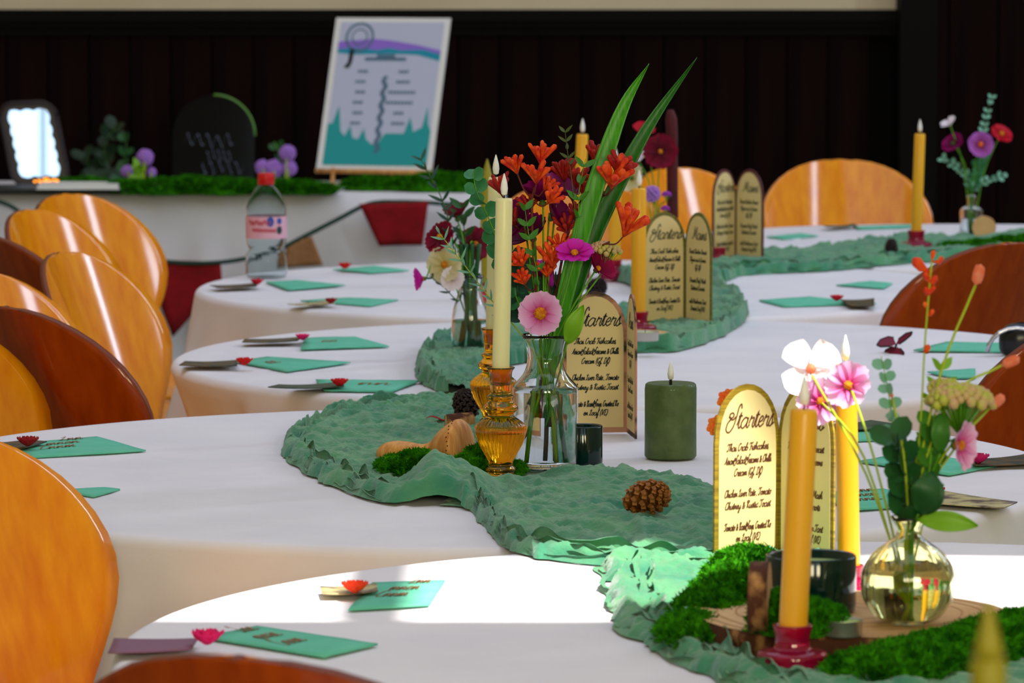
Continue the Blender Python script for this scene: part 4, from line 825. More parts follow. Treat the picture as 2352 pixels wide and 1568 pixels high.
sprig('eucalyptus_sprig', 'small leaves on thin lime stems behind the globe bouquet', [f4(.002), m4, H4(2125,1060,.02), H4(2150,940,.03), H4(2165,830,.03)], None, leafmesh('leaf', MT['leaf_lime'], .022, .010), .020, F4, 'stem_lime', .0011, size=lambda q: 0 if q < .4 else 1.0, toward=(0,-1,.3))
bigleaf('long lime leaf sticking out right over the globe vase', H4(2108,1192,-.02), H4(2246,1206,-.03), H4(2180,1196,-.03), .022, 'leaf_lime', F4, foot_=f4(.0, .09))
bigleaf('large dark green leaf over the globe vase mouth', H4(2110,1180,-.02), H4(2140,1080,-.03), H4(2130,1130,-.04), .036, 'leaf_dark', F4, foot_=f4(.0, .09))
bigleaf('upright bright leaf under the sedum head', H4(2160,1040,-.01), H4(2165,945,-.01), H4(2160,990,-.02), .020, 'leaf', F4, foot_=f4(.0, .09))

# bouquet in the bud vase
F5 = 'flowers of the bud vase'; Y5 = VB5.y; m5 = VB5+V((0,0,.104)); f5 = lambda dx: VB5+V((dx, 0, .014))
def H5(px, py, dy=0): return PD(px, py, Y5+dy)
bloom('cosmos', 'pink lilac cosmos in the middle of the bud vase bouquet', f5(.002), H5(2252,332,-.03), (.1,-.95,.2), .066, pm('petal', P_LILAC, .066, .6), 9, cm='orange_f', crad=.2, group=F5, cone=8, via=m5+V((.004,0,.05)))
bloom('cosmos', 'crimson cosmos with yellow centre at the right edge', f5(.004), H5(2300,308), (.35,-.6,.6), .058, pm('petal', P_RED, .058, .6), 8, cm='yellow', crad=.22, group=F5, cone=5, via=m5+V((.03,0,.06)))
bloom('cosmos', 'dull plum cosmos left in the bud vase bouquet', f5(-.002), H5(2190,330), (-.5,-.5,.6), .062, pm('petal', P_PLUM, .062, .6), 8, cm='calyx', crad=.16, group=F5, cone=15, via=m5+V((-.012,0,.06)))
bloom('white_cosmos', 'white bloom with folded petals at the top left of the bud vase', f5(-.004), H5(2182,288), (-.4,-.3,.8), .05, pm('petal', P_WHITE, .056, .5), 4, cm='calyx', crad=.14, group=F5, cone=30, via=m5+V((-.02,0,.07)))
EU7 = leafmesh('leaf', MT['euc_pale'], .018, .012, True); EU8 = leafmesh('leaf', MT['euc'], .024, .018, True)
sprig('eucalyptus_sprig', 'tall eucalyptus sprig above the lilac cosmos of the bud vase', [f5(.0), m5, H5(2245,400), H5(2260,290), H5(2280,216)], None, EU7, .018, F5, 'stem_dark', .0012, size=lambda q: 0 if q < .6 else 1.2-.4*q, toward=(0,-1,.3))
sprig('eucalyptus_sprig', 'grey eucalyptus sprig drooping left from the bud vase', [f5(-.002), m5, H5(2215,400), H5(2160,360)], None, EU7, .014, F5, 'stem_dark', .0012, size=lambda q: 0 if q < .5 else 1.0, toward=(0,-1,.3))
sprig('eucalyptus_sprig', 'grey eucalyptus sprig drooping right from the bud vase', [f5(.002), m5, H5(2265,415), H5(2310,402)], None, EU7, .014, F5, 'stem_dark', .0012, size=lambda q: 0 if q < .5 else 1.0, toward=(0,-1,.3))
sprig('leafy_sprig', 'green leaves at the neck of the bud vase', [f5(.0), m5, H5(2240,410), H5(2255,365)], None, EU8, .014, F5, 'stem', .0014, size=lambda q: 0 if q < .5 else 1.0, toward=(0,-1,.3))
# orange sprig behind the front menu card
fo = PX(1690, 1272, TZ+.006); t = thing('orange_marigold', 'orange marigold bloom peeping out behind the front menu card', 'flower', fo)
part('stem', MB().tube(bez([fo, PD(1660,1120,fo.y), PD(1655,985,fo.y)], 10), .0014, 6), MT['stem'], t)
for (px, py, s) in ((1648,978,.012), (1672,918,.012)):
    mb = MB(); c = PD(px, py, fo.y)
    for i in range(26): f = i*2.4; q = math.sqrt(i/26); mb.ball(c+V((q*cos(f)*.9, -.4*(1-q), q*sin(f)))*s, s*.3, 6, 4)
    part('flower_head', mb, MT['orange_f'], t)
part('stem', MB().tube(bez([PD(1660,1060,fo.y), PD(1672,918,fo.y)], 6), .0011, 6), MT['stem'], t)

# ------------------------------------------------------------------ menu cards
TXT1 = [('Thai Crab Fishcakes,', .135), ('Asian Salad, Sesame & Chilli', .1195), ('Cream (Gf, Df)', .105), ('Chicken Liver Pate , Tomato', .080), ('Chutney & Rustic Toast', .0655), ('Tomato & Basil Soup, Crusted Ro', .040), ('en Loaf (VE)', .0265)]
TXT2 = [('Roast Chicken Breast', .135), ('Thyme Jus & Greens', .1195), ('(Gf, Df)', .105), ('Braised Beef, Mash', .080), ('Buttered Carrots', .0655), ('Wild Mushroom Tart', .040), ('Dressed Leaf (VE)', .0265)]
def arch(w, h, d, n=14):
    """outline of an arched sheet"""
    a0 = h-w*.72; pts = [(-w/2, 0), (w/2, 0)]
    for i in range(n+1): t = pi*i/n; pts.append((w/2*cos(t), a0+(h-a0)*sin(t)**.9))
    return pts
def slab(mb, pts, fn, y0, y1):
    n = len(pts); mb.add([fn(x, y0, z) for x, z in pts]+[fn(x, y1, z) for x, z in pts], [tuple(range(n)), tuple(range(2*n-1, n-1, -1))]+[(i, n+i, n+(i+1) % n, (i+1) % n) for i in range(n)])
    return mb
def menu(label, hinge, dA, dB, edge, ink, W=.099, Hh=.214):
    """two panels meeting at hinge (world); dA, dB = directions from the hinge along each panel"""
    t = thing('menu_card', label, 'menu', hinge, 'folding arched menu cards')
    for (d, title, txt, flip) in ((V(dA), 'Starters', TXT1, True), (V(dB), 'Mains', TXT2, False)):
        d.normalize(); nrm = V((d.y, -d.x, 0)); 
        if nrm.y > 0: nrm = -nrm
        if abs(nrm.y) < .5 and not flip: nrm = V((-abs(nrm.x), nrm.y, 0))
        o = hinge+d*(W/2+.0005); sx = -d if flip else d
        fn = lambda x, y, z: o+sx*x+nrm*y+V((0, 0, z))
        p = part('panel', slab(MB(), arch(W, Hh, 0), fn, -.0015, .0015), MT[edge], t, False, label=('panel headed Starters' if flip else 'panel headed Mains'))
        part('paper_face', slab(MB(), [(x*.88, z*.93+.008) for x, z in arch(W, Hh, 0)], fn, .0015, .0022), MT['paper'], p, False)
        mb = MB(); f2_ = lambda x, z: fn(x, .0026, z)
        write(mb, title, .006, .162, .0122, .0018, f2_)
        for s, z in txt: write(mb, s, 0, z, .0046, .00125, f2_, W*.72)
        part('lettering', mb, MT[ink], p, False)
    return t
def unit(deg): return V((cos(R(deg)), sin(R(deg)), 0))
hm = PX(1788, 1283, TZ+.004); menu('sunlit arched menu card with gold border behind the front candles', hm, unit(180+36), unit(-52), 'menu_edge_gold', 'ink_brown')
hm = PX(1441, 992, TZ+.002); menu('arched menu card with bark border behind the carafe', hm, unit(180+8), unit(-84), 'menu_edge_pink', 'ink')
hm = PX(1574, 741, TZ+.016); menu('arched menu card with olive border beside the ochre candle on the middle table', hm, unit(180+32), unit(-62), 'menu_edge_olive', 'ink')
hm = PX(1689, 600, TZ+.008); menu('farthest arched menu card with plum border and white glare at its top', hm, unit(180+55), unit(-53), 'menu_edge_plum', 'ink')

# ------------------------------------------------------------------ wood, cones, moss
def woodslice(name, label, b, r, h, seed, upright=None, group='wood slices'):
    t = thing(name, label, 'wood slice', b, group); n = 56
    rr = [r*(1+.045*NZ.noise(V((cos(2*pi*i/n)*2, sin(2*pi*i/n)*2, seed)))) for i in range(n)]
    Q = M4.Identity(3) if upright is None else frame(upright).to_3x3()
    off = V((0,0,0)) if upright is None else V((0,0,r*.97))
    def P(a, k, z): return b+off+Q @ V((k*cos(a), k*sin(a), z))
    mb = MB(); mb.grid(lambda i, j: P(2*pi*i/n, rr[i]*(1+(.02*NZ.noise(V((i*.9, j*2.1, seed))))*(0 < j < 4)+.01*(j in (1, 2, 3))), h*(.02+.96*j/4)), n, 5, True); part('bark', mb, MT['bark'], t, label='rough brown bark')
    mb = MB()
    for z in (0, h): 
        s = [P(2*pi*i/n, rr[i], z) for i in range(n)]; mb.add(s, [tuple(range(n))[::-1] if z == 0 else tuple(range(n))])
    part('cut_face', mb, MT['slice'], t, False)
    m2_ = MB()
    for k in (.25, .42, .58, .72, .84, .93):
        m2_.grid(lambda i, j: P(2*pi*i/n, rr[i]*k+(j-.5)*r*.012, h+.0004), n, 2, True)
    part('growth_ring', m2_, mat('ring wood', (186, 134, 78), .7), t, False)
    return t
WS = PX(1950, 1446, TZ+.018); WS.z = TZ+.006
woodslice('wood_slice', 'big round wood slice carrying the globe vase', WS, .166, .030, 2.0)
woodslice('wood_slice', 'small wood slice standing on edge left of the front candle', PX(1722, 1452, TZ+.0365), .037, .020, 5.0, upright=(.985, -.13, 0))
woodslice('wood_slice', 'wood slice under the tealight on the middle table', PX(1450, 796, TZ+.004), .070, .026, 8.0)
woodslice('wood_slice', 'tiny round wood slice leaning before the bud vase', PX(2260, 549, TZ+.010), .029, .010, 11.0, upright=(-.1, -1, .12))
def tealight(label, b, r=.0195):
    t = thing('tealight', label, 'tealight', b, 'tealights')
    part('tin_cup', MB().lathe([(r*.96,0),(r,.002),(r,.016),(r+.0008,.0165),(r-.0008,.016),(r-.001,.004),(.0005,.004)], 32, b, True, False), MT['metal'], t)
    part('wax', MB().lathe([(r-.0012,.004),(r-.0012,.0145),(.0005,.014)], 28, b), MT['tealwax'], t); part('wick', MB().tube([b+V((0,0,.013)), b+V((0,0,.019))], .0008, 5), MT['wick'], t)
tealight('tealight on the big wood slice beside the globe vase', PX(1936, 1459, TZ+.0365), .0200)
tealight('tealight on the wood slice by the middle menu card', PX(1482, 782, TZ+.030), .0240)
SCALE = None
def pinecone(label, c, L, Rm, axis, m, n=90, pieces=True, group='pine cones'):
    t = thing('pine_cone', label, 'pine cone', c, group); Q = frame(axis).to_3x3(); mb0 = MB()
    k = Rm*.42
    sc = MB(); 
    sc.grid(lambda i, j: V((Rm*.95*i/4, (-1+j/2)*k*(.35+.65*sin(pi*min(.7, .25+i/7))), (k*.45*(i/4)**2)*(1-.35*abs(-1+j/2)) )), 5, 5)
    sc.grid(lambda i, j: V((Rm*.95-(0 if i == 0 else .0)*1 + (.0006 if i else 0), (-1+j/2)*k*.62*(1-.3*i), k*.45*(1-.35*abs(-1+j/2))-i*k*.55)), 2, 5)
    sc.ball(V((Rm*.98, 0, k*.2)), k*.26, 6, 4)
    me = sc.mesh('cone_scale', MT[m]); part('core', MB().lathe([(.0005,-L*.5),(Rm*.35,-L*.42),(Rm*.45,0),(Rm*.25,L*.35),(.0005,L*.48)], 12, c, False, False, m=Q), MT[m], t)
    jm = MB()
    for i in range(n):
        q = (i+.5)/n; z = -.46+.92*q; rad = math.sqrt(max(.03, 1-(2*q-1)**2*.93))*(1.08-.28*q); f = i*2.399963
        Mx = M4.Translation(c) @ Q.to_4x4() @ M4.Translation((0,0,z*L)) @ M4.Rotation(f, 4, 'Z') @ M4.Rotation(-R(28-40*(.5-q)), 4, 'Y') @ M4.Scale(rad, 4)
        if pieces: inst('cone_scale', me, t, Mx)
        else: jm.add([Mx @ p for p in sc.v], sc.f)
    if not pieces: part('cone_scales', jm, MT[m], t, kind='stuff')
    return t
p = PX(1480, 1196, TZ+.012); p.z = TZ+.040; pinecone('brown pine cone lying on the runner in front of the pillar candle', p, .062, .027, (.72,-.35,.25), 'cone', 64)
p = PX(1072, 958, TZ+.02); p.z = TZ+.036; pinecone('dark pine cone behind the front amber holder', p, .048, .024, (-.2,-.3,.9), 'cone_dark', 80)
p = PX(2047, 582, TZ+.02); p.z = TZ+.028; pinecone('small dark pine cone left of the slim yellow candle', p, .050, .019, (0,0,1), 'cone_dark', 70, False)
p = PX(1368, 672, TZ+.02); p.z = TZ+.028; pinecone('blurred dark pine cone above the bark bordered menu card', p, .045, .024, (.4,-.5,.4), 'cone_dark', 60, False)
def moss(label, cen, rad, h, n, m='moss', seed=1, group='moss clumps', L=.010, poly=None):
    """cen: list of world points; one clump of strands over soft mounds"""
    rnd = random.Random(seed); mb = MB()
    for (c, rx, ry, hh) in cen:
        mb.lathe([(.0005, 0)], 3, c, False, False) if False else None
        vs = []; 
        mb.grid(lambda i, j: c+V((rx*.9*sin(pi/2*j/5)*cos(2*pi*i/16), ry*.9*sin(pi/2*j/5)*sin(2*pi*i/16), hh*.8*cos(pi/2*j/5)*(1+.3*NZ.noise(V((i, j, seed)))))), 16, 6, True)
    for i in range(n):
        c, rx, ry, hh = rnd.choice(cen); a = rnd.uniform(0, 2*pi); q = math.sqrt(rnd.random()); x, y = q*cos(a), q*sin(a); z = math.sqrt(max(0, 1-q*q))
        p = c+V((x*rx, y*ry, z*hh)); d = V((x*.7+rnd.uniform(-.6, .6), y*.7+rnd.uniform(-.6, .6), z*.8+.25+rnd.uniform(-.3, .5))).normalized()
        s = V((rnd.uniform(-1, 1), rnd.uniform(-1, 1), rnd.uniform(-.5, .5))); s = (s-d*s.dot(d)).normalized(); l = L*rnd.uniform(.5, 1.3); w = l*.14
        b_ = p+d*l*.55+V((0,0,-.1*l)); e = b_+(d+s*rnd.uniform(-.9, .9)+V((0,0,-.25))).normalized()*l*.5
        mb.add([p-s*w, p+s*w, b_+s*w, b_-s*w, e], [(0, 1, 2, 3), (3, 2, 4)])
        for k in (-1, 1):
            g = b_+(s*k+d*.5).normalized()*l*.35; mb.add([b_, b_+d*w*1.4, g], [(0, 1, 2)])
    c0 = sum((c for c, *_ in cen), V())/len(cen)
    return single('moss_clump', mb, MT[m], label, 'moss', group, c0, smooth=False, kind='stuff')
def T(px, py, z=0): return PX(px, py, TZ+z)
moss('dark green moss clump in front of the wooden mushroom', [(T(920,1098,.006), .032, .05, .026), (T(960,1100,.006), .036, .05, .034), (T(1000,1092,.006), .026, .04, .022), (T(892,1090,.006), .018, .04, .016)], 0, 0, 5200, seed=3, L=.012)
moss('moss clump tucked left of the front amber holder', [(T(1075,1096,.006), .028, .04, .024), (T(1102,1088,.006), .024, .04, .034), (T(1045,1092,.006), .02, .03, .014)], 0, 0, 3600, seed=4, L=.012)
moss('low moss clump trailing at the right foot of the front amber holder', [(T(1188,1088,.006), .012, .03, .014)], 0, 0, 500, seed=14, L=.008)
moss('moss clump left of the big wood slice reaching into the sun', [(T(1690,1400,.012), .05, .10, .042), (T(1640,1430,.01), .045, .09, .03), (T(1590,1470,.01), .035, .07, .022), (T(1720,1360,.012), .05, .08, .045)], 0, 0, 6500, seed=5, L=.013)
moss('moss mound on the wood slice between the upright slice and the green votive', [(T(1795,1448,.036), .032, .05, .036), (T(1850,1452,.036), .03, .045, .03), (T(1895,1448,.036), .022, .04, .022)], 0, 0, 3600, seed=6, L=.011)
moss('wide dark moss bank along the front of the big wood slice', [(T(2010,1560,.012), .05, .06, .022), (T(2100,1548,.012), .06, .06, .028), (T(2190,1530,.012), .06, .06, .030), (T(2280,1505,.012), .055, .06, .032), (T(2360,1490,.012), .05, .06, .034)], 0, 0, 7000, seed=7, L=.013)
moss('moss strip beside the bud vase on the far right table', [(T(2190,578,.01), .045, .06, .018), (T(2250,574,.01), .045, .06, .020), (T(2310,568,.01), .045, .06, .022), (T(2365,562,.01), .04, .06, .022)], 0, 0, 3000, seed=8, L=.012)
# wooden mushroom lying on its side
b = PX(985, 1074, TZ+.006); ax = V((.86, -.42, .13)).normalized(); Q = frame(ax).to_3x3(); o = b+V((-.062, .03, .015)); t = thing('wooden_mushroom', 'turned pine mushroom lying on its side in the moss', 'ornament', b)
part('stalk', MB().lathe(dense([(.0005,-.012),(.010,-.009),(.0165,.002),(.0182,.018),(.0165,.034),(.0115,.053),(.0100,.064),(.0125,.074),(.016,.082)], 3), 32, o, False, False, m=Q), MT['wood'], t)
part('cap', MB().lathe(dense([(.012,.076),(.020,.084),(.030,.097),(.0385,.114),(.0400,.120),(.0392,.1235),(.034,.1265),(.022,.1285),(.0005,.129)], 3), 40, o, True, False, m=Q), MT['wood'], t)
mb = MB()
for i in range(40): a = 2*pi*i/40; mb.ball(o+Q @ V((.0402*cos(a), .0402*sin(a), .119+.0015*sin(i*2.1))), .0011, 5, 3)
part('rim_notches', mb, MT['notch'], t)
b = PX(1056, 992, TZ+.01); t = thing('bark_log', 'short dark log of bark behind the wooden mushroom', 'log', b)
part('bark', MB().lathe([(.0135,-.021),(.0145,-.018),(.0140,0),(.0146,.018),(.0138,.021)], 20, b+V((0,0,.014)), False, False, lambda a, z: 1+.06*sin(5*a+z*90), m=frame((1,.2,.05)).to_3x3()), MT['bark'], t)
part('cut_face', MB().lathe([(.0132,.0205),(.0005,.0208)], 20, b+V((0,0,.014)), False, False, m=frame((1,.2,.05)).to_3x3()).lathe([(.0132,-.0205),(.0005,-.0208)], 20, b+V((0,0,.014)), False, False, m=frame((1,.2,.05)).to_3x3()), MT['slice'], t)
single('red_petal', MB().grid(lambda i, j: T(1003,960,.026)+V((-.016+.032*i/6, (-1+j)*.010*sin(pi*(i+.4)/7), .003*sin(i*.9))), 7, 3), MT['pf_dred'], 'loose dark red petal on the runner left of the dark pine cone', 'petal', None, T(1003,960,.026), sol=.0006)
# butterfly
bc = PX(2052, 812, TZ); Yb = bc.y; t = thing('paper_butterfly', 'maroon paper butterfly on the white cloth of the middle table', 'butterfly', bc)
def wing(px4, nm):
    c = [PD(x, y, Yb+dy) for x, y, dy in px4]; mb = MB()
    mb.add(c, [tuple(range(len(c)))]); part('wing', mb, MT['wing'], t, False, sol=.0008)
    for a, b_ in zip(c[1:], c[2:]): part('wing_edge', MB().tube([a, b_], .0016, 5), MT['wing_edge'], t)
wing([(2058,790,0),(2052,775,.02),(2040,773,.03),(2022,780,.03),(2014,792,.02),(2022,796,.01),(2045,795,0)], 'u')
wing([(2058,790,0),(2064,778,-.01),(2080,766,-.02),(2095,762,-.03),(2092,770,-.03),(2078,782,-.02),(2066,790,-.01)], 'v')
wing([(2058,796,0),(2050,796,.01),(2034,804,.02),(2030,816,.02),(2040,818,.01),(2050,812,.0)], 'w')
wing([(2058,796,0),(2068,800,-.01),(2076,810,-.02),(2074,820,-.02),(2058,821,-.01),(2046,819,0)], 'x')
part('body', MB().tube([PD(2052,806,Yb), PD(2058,794,Yb), PD(2062,786,Yb)], [.0008, .0022, .0010], 8), MT['wing_edge'], t)
# bottle
b = PX(612, 637, TZ+.001); t = thing('water_bottle', 'clear plastic water bottle with red cap and pink label', 'bottle', b); s = .0455
BP = [(s*.72,0),(s*.95,.004),(s,.018),(s*.98,.05),(s*.84,.060),(s*.84,.066),(s*.96,.076),(s*.96,.125),(s*.97,.150),(s*.9,.165),(s*.68,.186),(s*.42,.200),(s*.30,.206),(s*.30,.218)]
part('bottle_body', MB().lathe(dense(BP, 2)+[(r-.001, z) for r, z in reversed(dense(BP, 2)) if z > .004]+[(.0005, .004)], 40, b, True, False, lambda a, z: 1+.02*cos(6*a)*(z < .055)), MT['bottle'], t)
part('cap', MB().lathe([(s*.36,.205),(s*.40,.207),(s*.40,.228),(s*.36,.231),(.0005,.231)], 32, b, True, False, lambda a, z: 1+.02*cos(24*a)), MT['red'], t, label='red screw cap')
lab = part('label', MB().lathe([(s*1.0,.088),(s*1.0,.137)], 40, b, False, False), MT['label'], t, label='pink and white label')
def onlab(x, z): a = -pi/2+x/(s*1.02); return b+V((s*1.03*cos(a), s*1.03*sin(a), z))
mb = MB()
for i in range(9): mb.grid(lambda u, v: onlab(-.040+.0062*i+.0040*u, .121+.009*v-(.003 if i % 3 else 0)), 2, 2)
for i in range(9): mb.grid(lambda u, v: onlab(-.030+.0062*i+.0044*u, .104+.007*v-.0002*i), 2, 2)
part('print_red', mb, MT['label_red'], lab, False)
def disc(x, z, rx, rz): return MB().add([onlab(x, z)]+[onlab(x+rx*cos(2*pi*i/20), z+rz*sin(2*pi*i/20)) for i in range(20)], [(0, i+1, (i+1) % 20+1) for i in range(20)])
part('print_blue', disc(.012, .126, .008, .011), MT['blue'], lab, False); part('print_blue', disc(.034, .127, .006, .007), MT['blue'], lab, False); part('print_green', disc(.034, .107, .007, .009), MT['green_print'], lab, False)
# dark round bag at right
b = PD(2352, 790, 8.05); b.z = 0; bb = PD(2345, 770, 8.05); t = thing('hand_bag', 'black rounded bag with a chrome ring at the right edge', 'bag', (bb.x, bb.y, TZ))
part('bag_body', MB().lathe(dense([(.0005,0),(.030,.002),(.036,.02),(.034,.040),(.022,.055),(.0005,.060)], 3), 28, V((bb.x, bb.y, TZ+.001)), False, False, m=M4.Diagonal((1.1,.7,1))), MT['black'], t)
mb = MB(); mb.tube([V((bb.x-.01+.052*cos(a*pi/10), bb.y-.02, TZ+.008+.044*sin(a*pi/10))) for a in range(11)], .004, 8); part('ring_handle', mb, MT['chrome'], t)

# ------------------------------------------------------------------ long table at the back and what stands on it
YT0, YT1 = 13.20, 13.95; XL, XR = -2.6, -.02
t = thing('trestle_table', 'long trestle table along the dark panelled wall', 'table', ((XL+XR)/2, YT0+.3, 0))
part('tabletop', MB().box((XL+.03, YT0+.02, .70), (XR-.03, YT1-.02, .732)), MT['table_wood'], t, False)
for lx in (XL+.2, XR-.2):
    for ly in (YT0+.12, YT1-.12): part('leg', MB().box((lx-.02, ly-.02, 0), (lx+.02, ly+.02, .70)), MT['chrome'], t, False)
mb = MB(); NX = 160
def fc(i, j):
    x = XL+(XR-XL)*i/(NX-1)
    if j < 8: return V((x, YT1-(YT1-YT0)*j/7.0, TZ+NZ.noise(V((x*5, j*.9, 2)))*.002))
    d = (j-7)/12; return V((x, YT0-.004-.03*d-.016*sin(x*26+2*sin(x*7))*d-.006*d*sin(x*61), TZ-.006-d*.62))
mb.grid(fc, NX, 20)
def fe(i, j): d = j/10; y = YT0+(YT1-YT0)*i/20; return V((XR+.03*d+.012*sin(y*40)*d, y, TZ-.004-d*.62))
mb.grid(fe, 21, 11)
single('tablecloth', mb, MT['cloth'], 'long white cloth hanging down the front of the back table', 'tablecloth', None, ((XL+XR)/2, YT0, TZ))
def B(px, py, dy=0): return PX(px, py, TZ)
def BD(px, py, Y=13.16): return PD(px, py, Y)
# bunting
t = thing('bunting', 'green cord bunting with red and hessian pennants on the back table cloth', 'bunting', BD(560, 592))
CP = [BD(*q) for q in ((-60,440),(20,468),(60,490),(160,530),(270,570),(390,598),(480,601),(560,592),(640,570),(700,541),(780,500),(850,466),(920,462),(985,464),(1060,470))]
CP = [V((p.x, 13.14-.0, p.z)) for p in CP]; CP = [p+V((0, -.012-.03*max(0, (TZ-p.z))/.3, 0)) for p in CP]
part('cord', MB().tube(bez(CP, 70), .0065, 8), MT['cord_green'], t)
def pennant(q, m, label):
    c = [V((p.x, 13.115-.02*max(0, TZ-p.z), p.z)) for p in (BD(*x) for x in q)]; mb = MB()
    mb.grid(lambda i, j: (c[0]*(1-i/8)+c[1]*i/8)*(1-j/6)+(c[3]*(1-i/8)+c[2]*i/8)*j/6+V((0, -.006*sin(i*.8+j*.3)*j/6, 0)), 9, 7); part('pennant', mb, MT[m], t, label=label, sol=.003)
pennant([(826,466),(985,461),(972,560),(872,562)], 'red_fabric', 'dark red felt pennant'); pennant([(330,592),(509,598),(513,642),(400,770)], 'red_fabric', 'dark red felt pennant'); pennant([(660,556),(718,540),(744,606),(655,612)], 'hessian', 'brown hessian pennant')
pennant([(180,535),(290,574),(250,640),(190,640)], 'hessian', 'brown hessian pennant')
# poster on easel
Yp = 13.62; ps, lean = R(16), R(24); back = V((sin(ps), cos(ps), 0)); rt = V((cos(ps), -sin(ps), 0)); up = (V((0,0,1))*cos(lean)+back*sin(lean)).normalized(); nr = rt.cross(up)*-1; nr = nr if nr.y < 0 else -nr
o = PD(858, 391, Yp); t = thing('seating_poster', 'pale blue printed poster with pine forest leaning on a small easel', 'poster', V((o.x, o.y, TZ)))
PWm, PHm = 268*Yp/FPX/cos(ps)*1.0, 352*Yp/FPX/cos(lean)*.985
fp = lambda x, y, z=0: o+rt*(x*PWm)+up*(y*PHm)+nr*z
pb = part('board', MB().add([fp(-.5,0,0),fp(.5,0,0),fp(.5,1,0),fp(-.5,1,0),fp(-.5,0,-.005),fp(.5,0,-.005),fp(.5,1,-.005),fp(-.5,1,-.005)], [(0,1,2,3),(7,6,5,4),(0,4,5,1),(1,5,6,2),(2,6,7,3),(3,7,4,0)]), MT['white'], t, False, label='board with white margin')
def pr(name, pts, m, z): part(name, MB().add([fp(x, y, z) for x, y in pts], [tuple(range(len(pts)))]), MT[m], pb, False)
pr('print_ground', [(-.45,.03),(.45,.03),(.45,.97),(-.45,.97)], 'poster', .001)
pr('print_hills', [(-.45,.765),(-.3,.755),(0,.76),(.25,.755),(.45,.715),(.45,.76),(.3,.79),(.1,.785),(0,.80),(-.1,.785),(-.3,.80),(-.45,.79)], 'teal_print', .0014)
pr('print_hills', [(-.45,.79),(-.3,.80),(-.1,.785),(0,.80),(.1,.785),(.3,.79),(.45,.76),(.45,.785),(.25,.82),(0,.85),(-.15,.86),(-.45,.84)], 'violet_print', .0014)
fo_ = [(-.45,.03),(.45,.03),(.45,.26),(.42,.30),(.40,.42),(.37,.28),(.34,.27),(.30,.25),(.26,.35),(.22,.24),(.06,.24),(.0,.17),(-.05,.17),(-.1,.2),(-.13,.27),(-.17,.2),(-.22,.21),(-.25,.29),(-.29,.22),(-.33,.25),(-.37,.42),(-.41,.30),(-.45,.3)]
pr('print_forest', fo_, 'teal2', .0014)
mb = MB()
for (x, y, w_) in ((-.02,.715,.36),(-.02,.735,.16)): mb.add([fp(x-w_/2, y, .002), fp(x+w_/2, y, .002), fp(x+w_/2, y+.022, .002), fp(x-w_/2, y+.022, .002)], [(0,1,2,3)])
for i in range(6):
    y = .635-i*.068
    for (x, w_) in ((-.20, .09+.02*(i % 2)), (.16, .10+.14*(i in (2, 3))+.02*(i % 2))): 
        nw = int(w_/.03)
        for k in range(nw): mb.add([fp(x-w_/2+k*.03, y, .002), fp(x-w_/2+k*.03+.024, y, .002), fp(x-w_/2+k*.03+.024, y+.018, .002), fp(x-w_/2+k*.03, y+.018, .002)], [(0,1,2,3)])
part('lettering', mb, MT['slate_print'], pb, False, kind='stuff')
mb = MB()
for i in range(30): x = .012*sin(i*1.3); y = .11+.5*i/30; mb.add([fp(x-.02, y, .0022), fp(x+.02, y+.004, .0022), fp(x+.016, y+.024, .0022), fp(x-.016, y+.02, .0022)], [(0,1,2,3)])
part('print_trail', mb, MT['slate_print'], pb, False)
mb = MB()
def ring(cx, cy, r, w, k): mb.add([fp(cx+(r+s*w)*cos(2*pi*i/24), cy+(r+s*w)*sin(2*pi*i/24)*.78, .0024) for i in range(24) for s in (0, 1)], [(2*i, 2*i+1, (2*i+3) % 48, (2*i+2) % 48) for i in range(24)])
ring(-.27, .87, .105, .02, 0); ring(-.27, .87, .06, .012, 0); part('print_emblem', mb, MT['slate_print'], pb, False)
pr('print_figure', [(-.34,.79),(-.30,.79),(-.31,.70),(-.33,.665),(-.37,.665),(-.37,.68),(-.345,.70)], 'dark_print', .0026)
e0 = V((o.x, o.y, TZ))
for sx in (-.36, .30): part('easel_leg', MB().tube([fp(sx, .03, -.010), V((fp(sx, 0, -.012).x, o.y-.03, TZ+.004))], .006, 8), MT['wood'], t)
part('easel_leg', MB().tube([fp(0, .5, -.012), V((o.x+.05, o.y+.26, TZ+.003))], .006, 8), MT['wood'], t)
part('easel_ledge', MB().tube([fp(-.5, -.01, .002), fp(.5, -.01, .002)], .007, 8), MT['wood'], t)
# mirror
Ym = 13.50; mo = PD(98, 428, Ym); roll = R(11); tl = R(5.0); yaw = R(3)
rt = V((cos(yaw), sin(yaw), 0)); bk = V((-sin(yaw), cos(yaw), 0)); up0 = (V((0,0,1))*cos(tl)+bk*sin(tl)); upm = (up0*cos(roll)-rt*sin(roll)).normalized(); rtm = (rt*cos(roll*.25)+up0*sin(roll*.25)).normalized(); nm_ = rtm.cross(upm); nm_ = nm_ if nm_.y < 0 else -nm_
mo.z = max(mo.z, TZ+.004); t = thing('vanity_mirror', 'dark framed vanity mirror with scalloped glass reflecting a bright window', 'mirror', V((mo.x, mo.y, TZ)))
sM = Ym/FPX; fm = lambda x, y, z=0: mo+rtm*(x*sM)+upm*(y*sM)+nm_*z
def rrect(w, h, r, n=6, y0=0, sc=0, k=5):
    pts = []
    for (cx, cy, a0) in ((w/2-r, h-r, 0), (-w/2+r, h-r, 90), (-w/2+r, r, 180), (w/2-r, r, 270)):
        for i in range(n+1): a = R(a0+90*i/n); pts.append((cx+r*cos(a), y0+cy+r*sin(a)))
    return pts
of = rrect(128, 196, 34); 
